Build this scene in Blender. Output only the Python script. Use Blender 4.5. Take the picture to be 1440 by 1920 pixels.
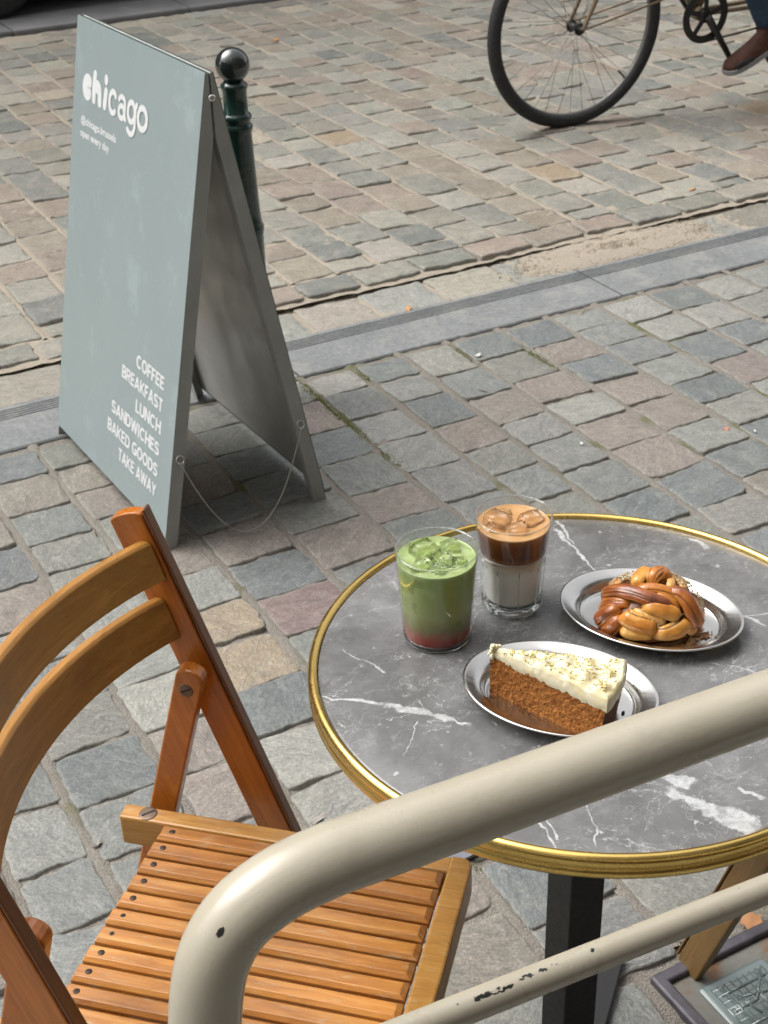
import bpy, bmesh, math, random
import numpy as np
from mathutils import Vector, Matrix, noise
for o in list(bpy.data.objects): bpy.data.objects.remove(o)
S = bpy.context.scene; COL = S.collection
R_ = math.radians; PI = math.pi
random.seed(7); rng = np.random.RandomState(7)

# ------------------------------------------------------------------ camera
H = 1.651; F = 2700.0
CR = np.array([[0.877, -0.480, -0.026], [0.264, 0.436, 0.860], [0.402, 0.761, -0.510]])
u_, s_, v_ = np.linalg.svd(CR); CR = u_ @ v_
cd = bpy.data.cameras.new('camera'); cam = bpy.data.objects.new('camera', cd); COL.objects.link(cam)
M = Matrix.Identity(4)
for i in range(3):
    M[i][0] = CR[0][i]; M[i][1] = CR[1][i]; M[i][2] = -CR[2][i]
M[0][3] = 0; M[1][3] = 0; M[2][3] = H
cam.matrix_world = M
cd.sensor_fit = 'VERTICAL'; cd.sensor_height = 32.0; cd.lens = F / 1920 * 32.0
cd.clip_start = 0.05; cd.clip_end = 300
cd.dof.use_dof = True; cd.dof.focus_distance = 1.42; cd.dof.aperture_fstop = 20
S.camera = cam
S.render.resolution_x = 768; S.render.resolution_y = 1024

# ------------------------------------------------------------------ light
SUN_EL, SUN_AZ = R_(55), R_(-42)          # azimuth measured from +Y towards +X
w = bpy.data.worlds.new("World"); S.world = w; w.use_nodes = True
nt = w.node_tree; nt.nodes.clear()
sky = nt.nodes.new('ShaderNodeTexSky'); sky.sky_type = 'NISHITA'; sky.sun_disc = False
sky.sun_elevation = SUN_EL; sky.sun_rotation = SUN_AZ
sky.air_density = 1.0; sky.dust_density = 6.0; sky.ozone_density = 0.6
hs = nt.nodes.new('ShaderNodeHueSaturation'); hs.inputs['Saturation'].default_value = 0.12
bg = nt.nodes.new('ShaderNodeBackground'); bg.inputs[1].default_value = 0.15
wo = nt.nodes.new('ShaderNodeOutputWorld')
nt.links.new(sky.outputs[0], hs.inputs['Color']); nt.links.new(hs.outputs[0], bg.inputs[0]); nt.links.new(bg.outputs[0], wo.inputs[0])
sl = bpy.data.lights.new('sun', 'SUN'); sl.energy = .85; sl.angle = R_(60); sl.color = (1, 0.95, 0.87)
sun = bpy.data.objects.new('sun', sl); COL.objects.link(sun)
sd = Vector((math.sin(SUN_AZ) * math.cos(SUN_EL), math.cos(SUN_AZ) * math.cos(SUN_EL), math.sin(SUN_EL)))
sun.rotation_euler = sd.to_track_quat('Z', 'Y').to_euler()
S.view_settings.view_transform = 'Standard'; S.view_settings.look = 'None'
S.view_settings.gamma = 1; S.view_settings.exposure = 1.06
S.render.engine = 'CYCLES'

# ------------------------------------------------------------------ geometry helpers
def ray(x, y): return CR[0] * (x - 720) / F - CR[1] * (y - 960) / F + CR[2]
def g(x, y, z=0.0):
    k = ray(x, y); return k * ((z - H) / k[2]) + np.array([0, 0, H])
def py_(x, y, Y):
    k = ray(x, y); return k * (Y / k[1]) + np.array([0, 0, H])

def empty(name, loc=(0, 0, 0), rz=0.0):
    o = bpy.data.objects.new(name, None); COL.objects.link(o); o.location = loc; o.rotation_euler = (0, 0, rz)
    o.empty_display_size = .1; return o
def tag(o, label=None, cat=None, group=None, kind=None):
    if label: o['label'] = label
    if cat: o['category'] = cat
    if group: o['group'] = group
    if kind: o['kind'] = kind
    return o

class MB:
    def __init__(s): s.v = []; s.f = []; s.sm = []; s.mi = []
    def add(s, vs, fs, smooth=True, mi=0):
        b = len(s.v); s.v.extend([tuple(map(float, p)) for p in vs])
        for f in fs: s.f.append([b + i for i in f]); s.sm.append(smooth); s.mi.append(mi)
        return s
    def box(s, c, size, rot=None, mi=0):
        a, b, d = [k / 2 for k in size]
        P = [Vector(p) for p in [(-a,-b,-d),(a,-b,-d),(a,b,-d),(-a,b,-d),(-a,-b,d),(a,-b,d),(a,b,d),(-a,b,d)]]
        if rot is not None: P = [rot @ p for p in P]
        P = [p + Vector(c) for p in P]
        return s.add(P, [(0,3,2,1),(4,5,6,7),(0,1,5,4),(1,2,6,5),(2,3,7,6),(3,0,4,7)], False, mi)
    def bbox(s, lo, hi, mi=0):
        return s.box([(a + b) / 2 for a, b in zip(lo, hi)], [b - a for a, b in zip(lo, hi)], mi=mi)
    def tube(s, pts, r, n=14, closed=False, caps=True, flat=None, mi=0, smooth=True, twist=0.0, up=None):
        pts = [Vector(p) for p in pts]; m = len(pts)
        rs = r if hasattr(r, '__len__') else [r] * m
        T = []
        for i in range(m):
            a = pts[(i - 1) % m] if (closed or i > 0) else pts[i]; b = pts[(i + 1) % m] if (closed or i < m - 1) else pts[i]
            T.append((b - a).normalized())
        N = Vector(up) if up else (Vector((0, 0, 1)) if abs(T[0].z) < .9 else Vector((1, 0, 0)))
        vs = []
        for i in range(m):
            N = (N - T[i] * N.dot(T[i])).normalized(); B = T[i].cross(N)
            for k in range(n):
                a = 2 * PI * k / n + twist * i
                fx = flat if flat else 1.0
                vs.append(pts[i] + (N * math.cos(a) * fx + B * math.sin(a)) * rs[i])
        fs = []
        for i in range(m if closed else m - 1):
            j = (i + 1) % m
            for k in range(n):
                k2 = (k + 1) % n; fs.append((i*n+k, i*n+k2, j*n+k2, j*n+k))
        s.add(vs, fs, smooth, mi)
        if caps and not closed:
            b = len(s.v) - len(vs)
            s.f.append([b + k for k in range(n)][::-1]); s.sm.append(False); s.mi.append(mi)
            s.f.append([b + (m-1)*n + k for k in range(n)]); s.sm.append(False); s.mi.append(mi)
        return s
    def lathe(s, prof, c=(0, 0, 0), n=64, mi=0, smooth=True, rf=None, sy=1.0, rot=0.0, cap0=False, cap1=False):
        vs = []
        for j, (r, z) in enumerate(prof):
            for k in range(n):
                a = 2 * PI * k / n; rr = r * (rf(a, z) if rf else 1)
                x, y = rr * math.cos(a), rr * math.sin(a) * sy
                vs.append((c[0] + x * math.cos(rot) - y * math.sin(rot), c[1] + x * math.sin(rot) + y * math.cos(rot), c[2] + z))
        fs = [(j*n+k, j*n+(k+1) % n, (j+1)*n+(k+1) % n, (j+1)*n+k) for j in range(len(prof)-1) for k in range(n)]
        if cap0: fs.append(list(range(n))[::-1])
        if cap1: fs.append([(len(prof)-1)*n + k for k in range(n)])
        return s.add(vs, fs, smooth, mi)
    def build(s, name, mats, parent=None, bevel=0, seg=2, autosmooth=None, subsurf=0):
        me = bpy.data.meshes.new(name); me.from_pydata(s.v, [], s.f)
        me.polygons.foreach_set('use_smooth', s.sm); me.polygons.foreach_set('material_index', s.mi)
        if not isinstance(mats, (list, tuple)): mats = [mats]
        for m in mats: me.materials.append(m)
        me.update()
        o = bpy.data.objects.new(name, me); COL.objects.link(o)
        if parent: o.parent = parent
        if bevel:
            b = o.modifiers.new('bevel', 'BEVEL'); b.width = bevel; b.segments = seg; b.limit_method = 'ANGLE'; b.angle_limit = R_(35); b.harden_normals = False
        if subsurf:
            b = o.modifiers.new('sub', 'SUBSURF'); b.levels = subsurf; b.render_levels = subsurf
        return o

def smooth_path(P, k=8, closed=False):
    P = [Vector(p) for p in P]; out = []; n = len(P)
    for i in range(n if closed else n - 1):
        if closed: a, b, c, d = P[(i-1) % n], P[i], P[(i+1) % n], P[(i+2) % n]
        else: a, b, c, d = P[max(i-1, 0)], P[i], P[i+1], P[min(i+2, n-1)]
        for j in range(k):
            t = j / k
            out.append(0.5 * ((2*b) + (c-a)*t + (2*a-5*b+4*c-d)*t*t + (-a+3*b-3*c+d)*t**3))
    if not closed: out.append(P[-1])
    return out

# ------------------------------------------------------------------ material helpers
ALB = 0.76                                  # cuts non-metal base colours so bounce light falls and shaded sides deepen
class NT:
    def __init__(s, name):
        s.m = bpy.data.materials.new(name); s.m.use_nodes = True; s.t = s.m.node_tree; s.n = s.t.nodes
        s.p = s.n['Principled BSDF']; s.out = s.n['Material Output']
    def link(s, a, b): s.t.links.new(a, b)
    def node(s, typ, **kw):
        n = s.n.new(typ)
        for k, v in kw.items(): setattr(n, k, v)
        return n
    def val(s, sock, v):
        if hasattr(v, 'is_output') or isinstance(v, bpy.types.NodeSocket): s.link(v, sock)
        else:
            if isinstance(v, (tuple, list)) and len(v) == 3 and sock.type == 'RGBA': v = (*v, 1)
            sock.default_value = v
    def coord(s, kind='Object'):
        return s.node('ShaderNodeTexCoord').outputs[kind]
    def mapping(s, vec, loc=(0,0,0), rot=(0,0,0), scale=(1,1,1)):
        n = s.node('ShaderNodeMapping'); s.link(vec, n.inputs[0]); n.inputs[1].default_value = loc; n.inputs[2].default_value = rot; n.inputs[3].default_value = scale
        return n.outputs[0]
    def noise(s, vec, scale=5, detail=4, rough=.55, dist=0, out=0):
        n = s.node('ShaderNodeTexNoise'); s.link(vec, n.inputs['Vector'])
        n.inputs['Scale'].default_value = scale; n.inputs['Detail'].default_value = detail; n.inputs['Roughness'].default_value = rough; n.inputs['Distortion'].default_value = dist
        return n.outputs[out]
    def voronoi(s, vec, scale=5, feature='F1', rnd=1, out='Distance'):
        n = s.node('ShaderNodeTexVoronoi', feature=feature); s.link(vec, n.inputs['Vector']); n.inputs['Scale'].default_value = scale; n.inputs['Randomness'].default_value = rnd
        return n.outputs[out]
    def math(s, op, a, b=None, c=None, clamp=False):
        n = s.node('ShaderNodeMath', operation=op); n.use_clamp = clamp; s.val(n.inputs[0], a)
        if b is not None: s.val(n.inputs[1], b)
        if c is not None: s.val(n.inputs[2], c)
        return n.outputs[0]
    def ramp(s, fac, stops, interp='LINEAR'):
        n = s.node('ShaderNodeValToRGB'); s.link(fac, n.inputs[0]); e = n.color_ramp.elements; n.color_ramp.interpolation = interp
        while len(e) < len(stops): e.new(0.5)
        for i, (p, c) in enumerate(stops):
            e[i].position = p; e[i].color = (*c, 1) if len(c) == 3 else c
        return n.outputs[0]
    def framp(s, fac, a, b, lo=0.0, hi=1.0):
        n = s.node('ShaderNodeMapRange'); s.link(fac, n.inputs[0]); n.inputs[1].default_value = a; n.inputs[2].default_value = b; n.inputs[3].default_value = lo; n.inputs[4].default_value = hi
        return n.outputs[0]
    def mix(s, fac, a, b, mode='MIX'):
        n = s.node('ShaderNodeMix', data_type='RGBA', blend_type=mode); s.val(n.inputs[0], fac); s.val(n.inputs[6], a); s.val(n.inputs[7], b)
        return n.outputs[2]
    def sep(s, vec):
        n = s.node('ShaderNodeSeparateXYZ'); s.link(vec, n.inputs[0]); return n.outputs
    def bump(s, h, strength=.5, dist=.01, normal=None):
        n = s.node('ShaderNodeBump'); s.val(n.inputs['Height'], h); n.inputs['Strength'].default_value = strength; n.inputs['Distance'].default_value = dist
        if normal is not None: s.link(normal, n.inputs['Normal'])
        return n.outputs[0]
    def attr(s, name):
        n = s.node('ShaderNodeAttribute', attribute_name=name); return n.outputs['Color']
    def set(s, **kw):
        if 'base' in kw and 'trans' not in kw and kw.get('metal', 0) == 0:
            b0 = kw['base']; kw['base'] = tuple(k * ALB for k in b0) if isinstance(b0, tuple) else s.mix(1, b0, (ALB,) * 3, 'MULTIPLY')
        names = dict(base='Base Color', rough='Roughness', metal='Metallic', normal='Normal', spec='Specular IOR Level', trans='Transmission Weight', ior='IOR', coat='Coat Weight', coatr='Coat Roughness', sss='Subsurface Weight', sssr='Subsurface Radius', ssss='Subsurface Scale', sheen='Sheen Weight', aniso='Anisotropic')
        for k, v in kw.items(): s.val(s.p.inputs[names[k]], v)
        return s.m

def vadd(n, vec, amt_sock):
    a = n.node('ShaderNodeVectorMath', operation='ADD'); n.link(vec, a.inputs[0]); n.link(amt_sock, a.inputs[1]); return a.outputs[0]
def warp(n, vec, scale, amt):
    c = n.noise(vec, scale, 3, .6, 0, 1)
    m = n.node('ShaderNodeVectorMath', operation='MULTIPLY_ADD'); n.link(c, m.inputs[0]); m.inputs[1].default_value = (amt,)*3; m.inputs[2].default_value = (-amt/2,)*3
    return vadd(n, vec, m.outputs[0])

def mat_plain(name, col, rough=.5, metal=0, var=.12, nscale=20, bump=.0, bscale=200, coat=0, spec=.5):
    n = NT(name); c = n.coord()
    f = n.noise(c, nscale, 5, .6)
    col2 = tuple(k * (1 - var * 2.2) for k in col); col1 = tuple(min(1, k * (1 + var)) for k in col)
    b = n.mix(f, col2, col1)
    n.set(base=b, rough=n.framp(n.noise(c, nscale*1.7, 4, .6), .3, .7, rough*.82, min(1, rough*1.2)), metal=metal, coat=coat, spec=spec)
    if bump: n.set(normal=n.bump(n.noise(c, bscale, 3, .6), bump, .002))
    return n.m

def mat_stone(dusty=False):
    n = NT('dusty_sett_stone' if dusty else 'sett_stone'); c = n.coord(); t = n.attr('tone')
    seedv = n.attr('shift')
    m = n.node('ShaderNodeVectorMath', operation='MULTIPLY_ADD'); n.link(seedv, m.inputs[0]); m.inputs[1].default_value = (9, 9, 9); n.link(c, m.inputs[2])
    vr = n.node('ShaderNodeVectorRotate', rotation_type='Z_AXIS'); n.link(m.outputs[0], vr.inputs['Vector']); n.link(n.math('MULTIPLY', n.sep(seedv)[0], 3.1), vr.inputs['Angle'])
    c2 = vr.outputs[0]
    cw = warp(n, c2, 14, .08)
    big = n.noise(cw, 16, 6, .62)
    lay = n.noise(n.mapping(cw, scale=(.8, 3.0, 1)), 20, 8, .72, 1.6)
    fine = n.noise(c2, 240, 5, .7)
    veinv = n.math('ABSOLUTE', n.math('SUBTRACT', n.noise(cw, 11, 5, .6, 2.0), .5))
    vein = n.framp(veinv, 0.0, .018, 1.0, 0.0)
    b = n.mix(n.framp(lay, .3, .72), n.mix(1, t, (.62, .63, .64), 'MULTIPLY'), n.mix(1, t, (1.42, 1.41, 1.38), 'MULTIPLY'))
    st2 = n.framp(n.noise(n.mapping(cw, scale=(.5, 6, 1)), 16, 6, .7), .56, .68); b = n.mix(n.math('MULTIPLY', st2, .30), b, (.40, .41, .39))
    b = n.mix(n.math('MULTIPLY', n.framp(big, .52, .72), .28), b, (.40, .385, .34))
    b = n.mix(n.math('MULTIPLY', vein, .16), b, (.50, .49, .45))
    b = n.mix(n.framp(fine, .40, .62), n.mix(1, b, (.80, .80, .80), 'MULTIPLY'), n.mix(1, b, (1.20, 1.19, 1.17), 'MULTIPLY'))
    mid = n.noise(n.mapping(c2, scale=(1, 2, 1)), 85, 5, .75); b = n.mix(n.framp(mid, .42, .64, 0, 1), n.mix(1, b, (.86, .865, .87), 'MULTIPLY'), n.mix(1, b, (1.15, 1.15, 1.13), 'MULTIPLY'))
    rim_ = n.framp(n.sep(n.attr('edge'))[0], .45, 1.0); b = n.mix(n.math('MULTIPLY', rim_, n.framp(mid, .40, .6, .15, .75)), b, (.36, .35, .31))
    speck = n.framp(n.noise(c2, 520, 2, .6), .66, .74)
    b = n.mix(n.math('MULTIPLY', speck, .35), b, (.10, .10, .095))
    h = n.math('ADD', n.math('MULTIPLY', lay, 1.0), n.math('MULTIPLY', fine, .24))
    cr = n.voronoi(n.mapping(warp(n, c2, 20, .08), scale=(1, 2.2, 1)), 14, 'DISTANCE_TO_EDGE')
    h = n.math('ADD', h, n.math('MULTIPLY', n.framp(cr, 0, .05), .18))
    h = n.math('ADD', h, n.math('MULTIPLY', big, .8))
    n.set(base=b, rough=n.framp(lay, .3, .7, .50, .78), normal=n.bump(h, .65, .0040), spec=.42)
    if dusty:
        dm = n.framp(n.noise(warp(n, c, 12, .06), 7, 7, .74), .50, .66); n.set()
        n.val(n.p.inputs['Base Color'], n.mix(n.math('MULTIPLY', dm, .5), n.p.inputs['Base Color'].links[0].from_socket, (.35, .315, .26)))
    return n.m

def mat_sand(name, c1, c2, c3, moss=0.0):
    n = NT(name); c = n.coord()
    a = n.noise(c, 7, 5, .65); f = n.noise(c, 330, 4, .7); g_ = n.voronoi(c, 260, 'F1')
    b = n.mix(a, c1, c2); b = n.mix(n.framp(f, .42, .72), b, c3)
    b = n.mix(n.framp(n.voronoi(c, 410, out='Distance'), .0, .25, .35, 0), b, (.08, .075, .065))
    if moss:
        mm = n.framp(n.noise(c, 2.3, 4, .7), .56, .66); b = n.mix(n.math('MULTIPLY', mm, moss), b, (.13, .15, .04))
    h = n.math('ADD', f, n.math('MULTIPLY', g_, .6))
    n.set(base=b, rough=.95, normal=n.bump(h, .9, .004), spec=.15)
    return n.m

def mat_wood(name, cols, rough=.34, rot=(0,0,0), stretch=(3, 60, 60), coat=.25, wear=.0):
    n = NT(name); c = n.mapping(n.coord(), rot=rot); cw = warp(n, c, 9, .012)
    gr = n.noise(n.mapping(cw, scale=stretch), 1.0, 7, .66, .6)
    fine = n.noise(n.mapping(c, scale=(stretch[0]*6, stretch[1]*7, stretch[2]*7)), 1.0, 3, .6)
    patch = n.noise(c, 13, 5, .62)
    b = n.ramp(gr, [(.22, cols[0]), (.5, cols[1]), (.78, cols[2])])
    b = n.mix(n.framp(fine, .5, .75, 0, .45), b, n.mix(1, b, (.50, .42, .36), 'MULTIPLY'))
    b = n.mix(n.framp(patch, .36, .68, 0, .6), b, n.mix(1, b, (1.28, 1.22, 1.1), 'MULTIPLY'))
    if wear:
        ww = n.framp(n.noise(n.mapping(c, scale=(1, 3.5, 1)), 42, 6, .75), .55, .66); b = n.mix(n.math('MULTIPLY', ww, wear), b, (.52, .39, .22))
        dk = n.framp(n.noise(n.mapping(c, scale=(1, 3, 1)), 27, 5, .7), .62, .72); b = n.mix(n.math('MULTIPLY', dk, .5), b, (.15, .06, .02))
    n.set(base=b, rough=n.framp(patch, .3, .7, rough*.8, rough*1.35), coat=coat, coatr=.25, normal=n.bump(n.math('ADD', gr, n.math('MULTIPLY', fine, .5)), .18, .0015))
    return n.m

def mat_glassy(name, tint=(1, 1, 1), rough=0.0):
    n = NT(name); n.n.remove(n.p)
    tr = n.node('ShaderNodeBsdfTransparent'); tr.inputs[0].default_value = (*tint, 1)
    gl = n.node('ShaderNodeBsdfGlossy'); gl.inputs['Roughness'].default_value = .02
    lw = n.node('ShaderNodeLayerWeight'); lw.inputs[0].default_value = .5
    mx = n.node('ShaderNodeMixShader'); n.link(n.math('MULTIPLY_ADD', n.math('POWER', lw.outputs['Facing'], 4.0), .55, .035, clamp=True), mx.inputs[0]); n.link(tr.outputs[0], mx.inputs[1]); n.link(gl.outputs[0], mx.inputs[2])
    n.link(mx.outputs[0], n.out.inputs[0]); return n.m
def mat_glass(name, tint=(1, 1, 1), rough=0.0, ior=1.45):
    n = NT(name); n.set(base=tint, rough=rough, trans=1.0, ior=ior)
    return n.m

# ------------------------------------------------------------------ the ground, built of real setts
PAL = {'B': (.172, .188, .190), 'D': (.212, .222, .215), 'G': (.258, .262, .247), 'L': (.310, .310, .285), 'P': (.268, .232, .208),
       'R': (.225, .168, .160), 'T': (.325, .265, .195), 'O': (.252, .228, .197), 'K': (.230, .231, .210), 'Y': (.36, .33, .28)}
ROADK = np.array([1.12, 1.07, 1.0])
def pick(weights):
    ks = list(weights); p = np.array([weights[k] for k in ks], float); k = ks[rng.choice(len(ks), p=p / p.sum())]
    c = np.array(PAL[k]) * rng.uniform(.90, 1.12); return np.clip(c * (1 + rng.uniform(-.02, .02, 3)), 0, 1)
K = 52
_side = [9, 9, 9, 9]
def outline(x0, x1, y0, y1, rough=1.0):
    """irregular, nearly square-cornered sett outline, K points along the perimeter"""
    cx, cy = (x0 + x1) / 2, (y0 + y1) / 2; a, b = (x1 - x0) / 2, (y1 - y0) / 2
    j = lambda s_: rng.normal(0, s_)
    q = [(-a + abs(j(.0022)), -b + abs(j(.003))), (a - abs(j(.0022)), -b + abs(j(.003))), (a - abs(j(.0022)), b - abs(j(.003))), (-a + abs(j(.0022)), b - abs(j(.003)))]
    sk = j(.0035); q = [(x_ , y_ + sk * (1 if x_ > 0 else -1)) for x_, y_ in q]
    X = []; Y = []; rr = rng.uniform(.005, .011, 4)
    if rng.rand() < .3: rr[rng.randint(4)] = rng.uniform(.014, .026)
    for k in range(4):
        p0, p1 = np.array(q[k]), np.array(q[(k + 1) % 4]); L = np.hypot(*(p1 - p0)); d = (p1 - p0) / L; nrm = np.array([d[1], -d[0]])
        bow = j(.0011) ; ph = rng.uniform(0, 6.28, 2); r0, r1 = rr[k], rr[(k + 1) % 4]
        ts = np.concatenate([[r0 * .40 / L], np.linspace(r0 / L, 1 - r1 / L, 11), [1 - r1 * .40 / L]])
        for i_, t in enumerate(ts):
            off = bow * math.sin(PI * t) + rough * (.0013 * math.sin(t * 9 + ph[0]) + .0009 * math.sin(t * 23 + ph[1]) + j(.0009) * (0 < i_ < 12))
            if i_ in (0, 12): off = 0; off -= (r0 if i_ == 0 else r1) * .22
            p = p0 + d * L * t + nrm * off; X.append(p[0]); Y.append(p[1])
    X, Y = np.array(X), np.array(Y)
    for _ in range(40):                                   # keep the outline turning one way round the centre
        A = np.unwrap(np.arctan2(Y, X)); d = np.diff(np.append(A, A[0] + 2 * PI)); bad = np.where(d < .012)[0]
        if not len(bad): break
        for q_ in bad:
            n1 = (q_ + 1) % K; L0, L1 = np.hypot(X[q_], Y[q_]), np.hypot(X[n1], Y[n1]); am = np.arctan2(Y[q_] + Y[n1], X[q_] + X[n1]); w_ = .009
            X[q_], Y[q_] = L0 * math.cos(am - w_), L0 * math.sin(am - w_); X[n1], Y[n1] = L1 * math.cos(am + w_), L1 * math.sin(am + w_)
    return cx + X, cy + Y, cx, cy
class Setts:
    def __init__(s): s.V = []; s.Fq = []; s.C = []; s.Sh = []; s.E = []; s.n = 0
    def add(s, x0, x1, y0, y1, z, col, rough=1.0, relief=1.0):
        X, Y, cx, cy = outline(x0, x1, y0, y1, rough)
        tilt = rng.normal(0, .012 * relief, 2); hN = rng.uniform(0, 100, 2); amp = .0011 * relief
        def top(x, y):
            dx, dy = x - cx, y - cy
            return z + tilt[0] * dx + tilt[1] * dy + amp * (np.sin(dx * 55 + hN[0]) * np.cos(dy * 48 + hN[1]) + .6 * np.sin(dx * 120 + dy * 90 + hN[1]))
        rings = []; e = rng.uniform(.6, 1.5, K) * relief
        L = np.hypot(X - cx, Y - cy)
        for ins, dz, er in ((-.003, -.045, 0), (-.0006, -.009, 0), (.0004, -.0030, 1), (.0018, -.0010, 1), (.0055, -.0002, .5), (.022, 0, 0), (.045, .0004, 0)):
            k = np.maximum(.12, 1 - (ins * (1 + .4 * (e - 1) * (0 < ins < .006))) / L); x, y = cx + (X - cx) * k, cy + (Y - cy) * k
            rings.append(np.stack([x, y, top(x, y) + dz * (1 + er * (e - 1))], 1))
        V = np.concatenate(rings + [np.array([[cx, cy, top(cx, cy)]])])
        m = len(rings); b = s.n
        i = np.arange(K); j = (i + 1) % K
        for q in range(m - 1):
            s.Fq.append(np.stack([b + q*K + i, b + q*K + j, b + (q+1)*K + j, b + (q+1)*K + i], 1))
        s.Fq.append(np.stack([b + (m-1)*K + i, b + (m-1)*K + j, np.full(K, b + m*K), np.full(K, -1)], 1))
        s.V.append(V); s.n += len(V); s.C.append(np.tile(col, (len(V), 1))); s.Sh.append(np.tile(rng.rand(3), (len(V), 1))); s.E.append(np.repeat(np.array([[1, 1, 1], [1, 1, 1], [1, 1, 1], [.9] * 3, [.6] * 3, [.1] * 3, [0, 0, 0]]), K, axis=0)); s.E.append(np.zeros((1, 3)))
    def build(s, name, mat):
        V = np.concatenate(s.V); Fq = np.concatenate(s.Fq)
        faces = [f[:3] if f[3] < 0 else f for f in Fq.tolist()]
        me = bpy.data.meshes.new(name); me.from_pydata(V.tolist(), [], faces); me.materials.append(mat)
        me.polygons.foreach_set('use_smooth', [True] * len(faces))
        for nm, D in (('tone', s.C), ('shift', s.Sh), ('edge', s.E)):
            a = me.color_attributes.new(nm, 'FLOAT_COLOR', 'POINT'); D = np.concatenate(D)
            a.data.foreach_set('color', np.concatenate([D, np.ones((len(D), 1))], 1).astype(np.float32).ravel())
        o = bpy.data.objects.new(name, me); COL.objects.link(o); return tag(o, kind='structure')

stone = mat_stone(); stone_road = mat_stone(True)
# colours of setts that stand out, (pixel in the photograph, kind)
SPECIAL = [(g(x, y)[:2], k) for x, y, k in [
 (640,1020,'P'),(455,1015,'P'),(1068,672,'P'),(1005,722,'P'),(1190,755,'P'),(1225,862,'P'),(1145,797,'P'),(865,817,'P'),(905,872,'K'),
 (575,1170,'R'),(430,1175,'T'),(470,1250,'T'),(40,1110,'P'),(410,1430,'P'),(30,905,'O'),(175,905,'O'),(110,890,'O'),(535,1340,'B'),(530,1090,'B'),
 (1300,912,'B'),(1340,660,'B'),(920,1690,'P'),(960,1740,'O'),(220,1420,'B'),(100,1650,'D'),(90,1540,'G'),(300,1480,'D'),(90,1000,'D'),(130,1060,'K'),
 (210,1130,'G'),(380,1095,'G'),(560,980,'K'),(700,900,'D'),(880,770,'B'),(760,740,'G'),(1115,765,'L'),(650,1400,'L'),(620,1450,'L'),(470,960,'D'),
 (1000,1640,'B'),(1240,1640,'K'),(1340,540,'L'),(1250,600,'L'),(1080,730,'D'),(930,930,'D'),(1040,990,'P'),(660,870,'B'),(620,910,'D'),(740,960,'P'),
 (830,1580,'O'),(860,1760,'P'),(1190,1850,'D'),(1060,900,'D'),(1290,790,'G'),(770,820,'G')]]
SPECR = [(g(x, y)[:2], k) for x, y, k in [
 (1000,322,'T'),(590,413,'O'),(875,353,'O'),(700,352,'P'),(540,320,'P'),(1240,300,'P'),(30,500,'P'),(40,525,'O'),(550,115,'P'),(500,150,'P'),(650,320,'G'),
 (785,430,'B'),(610,485,'B'),(930,400,'D'),(1030,250,'P'),(1110,270,'P'),(960,270,'O'),(1230,350,'D'),(850,230,'D'),(700,250,'G'),(620,210,'D'),(400,60,'G'),
 (240,560,'G'),(60,390,'P'),(50,310,'D'),(150,370,'D'),(1330,220,'D'),(1400,260,'O'),(1180,130,'G'),(1380,180,'D'),(720,600,'P'),(640,500,'D'),(1350,40,'L')]]
def colour_for(x0, x1, y0, y1, spec, weights):
    for (p, k) in spec:
        if x0 - .006 < p[0] < x1 + .006 and y0 - .006 < p[1] < y1 + .006:
            return np.clip(np.array(PAL[k]) * rng.uniform(.95, 1.06), 0, 1)
    return pick(weights)

CEL = (.985, 1.75, .35, 1.125)            # hole in the paving for the cellar light (x0, x1, y0, y1)
PW = {'B': 2.2, 'D': 3.2, 'G': 3.8, 'L': 1.7, 'P': .9, 'O': .9, 'K': 1.2, 'R': .06, 'T': .08}
pv = Setts()
xs = [.09 - .155 * k for k in range(1, 18)][::-1] + [.09, .245, .395, .552, .712, .893, 1.07, 1.262, 1.444, 1.598, 1.749, 1.902, 2.073, 2.241, 2.412, 2.583, 2.753]
while xs[-1] < 6.2: xs.append(xs[-1] + rng.uniform(.155, .175))
for i in range(len(xs) - 1):
    y = 3.185 - rng.uniform(0, .012); 
    if abs(xs[i] - .395) < .01: y = 3.19
    first = True
    while y > -.6:
        ln = rng.uniform(.128, .168) if not (first and rng.rand() < .5) else rng.uniform(.10, .15)
        first = False
        gx = rng.uniform(.006, .016); gy = rng.uniform(.0015, .0060)
        wx0 = .010 * math.sin(y * 2.1 + i * .7) * (i % 2 + .5); wx1 = .010 * math.sin(y * 2.1 + (i + 1) * .7) * ((i + 1) % 2 + .5)
        if y > 2.7: f_ = (3.19 - y) / .5; wx0 *= f_; wx1 *= f_
        x0, x1, y0, y1 = xs[i] + wx0 + gx / 2, xs[i+1] + wx1 - gx / 2, y - ln + gy, y
        if not (x1 > CEL[0] and x0 < CEL[1] and y0 < CEL[3] and y1 > CEL[2]):
            if x1 - x0 > .165 and rng.rand() < .0: pass
            pv.add(x0, x1, y0, y1, rng.normal(0, .0014), colour_for(x0, x1, y0, y1, SPECIAL, PW))
        elif x0 < CEL[0] - .05 and y1 > CEL[2]:
            pv.add(x0, CEL[0] - .012, y0, y1, 0, colour_for(x0, x1, y0, y1, SPECIAL, PW))
        elif y1 > CEL[3] + .04: pv.add(x0, x1, CEL[3] + .012, y1, 0, pick(PW))
        y -= ln
pv.build('pavement', stone)

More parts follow.
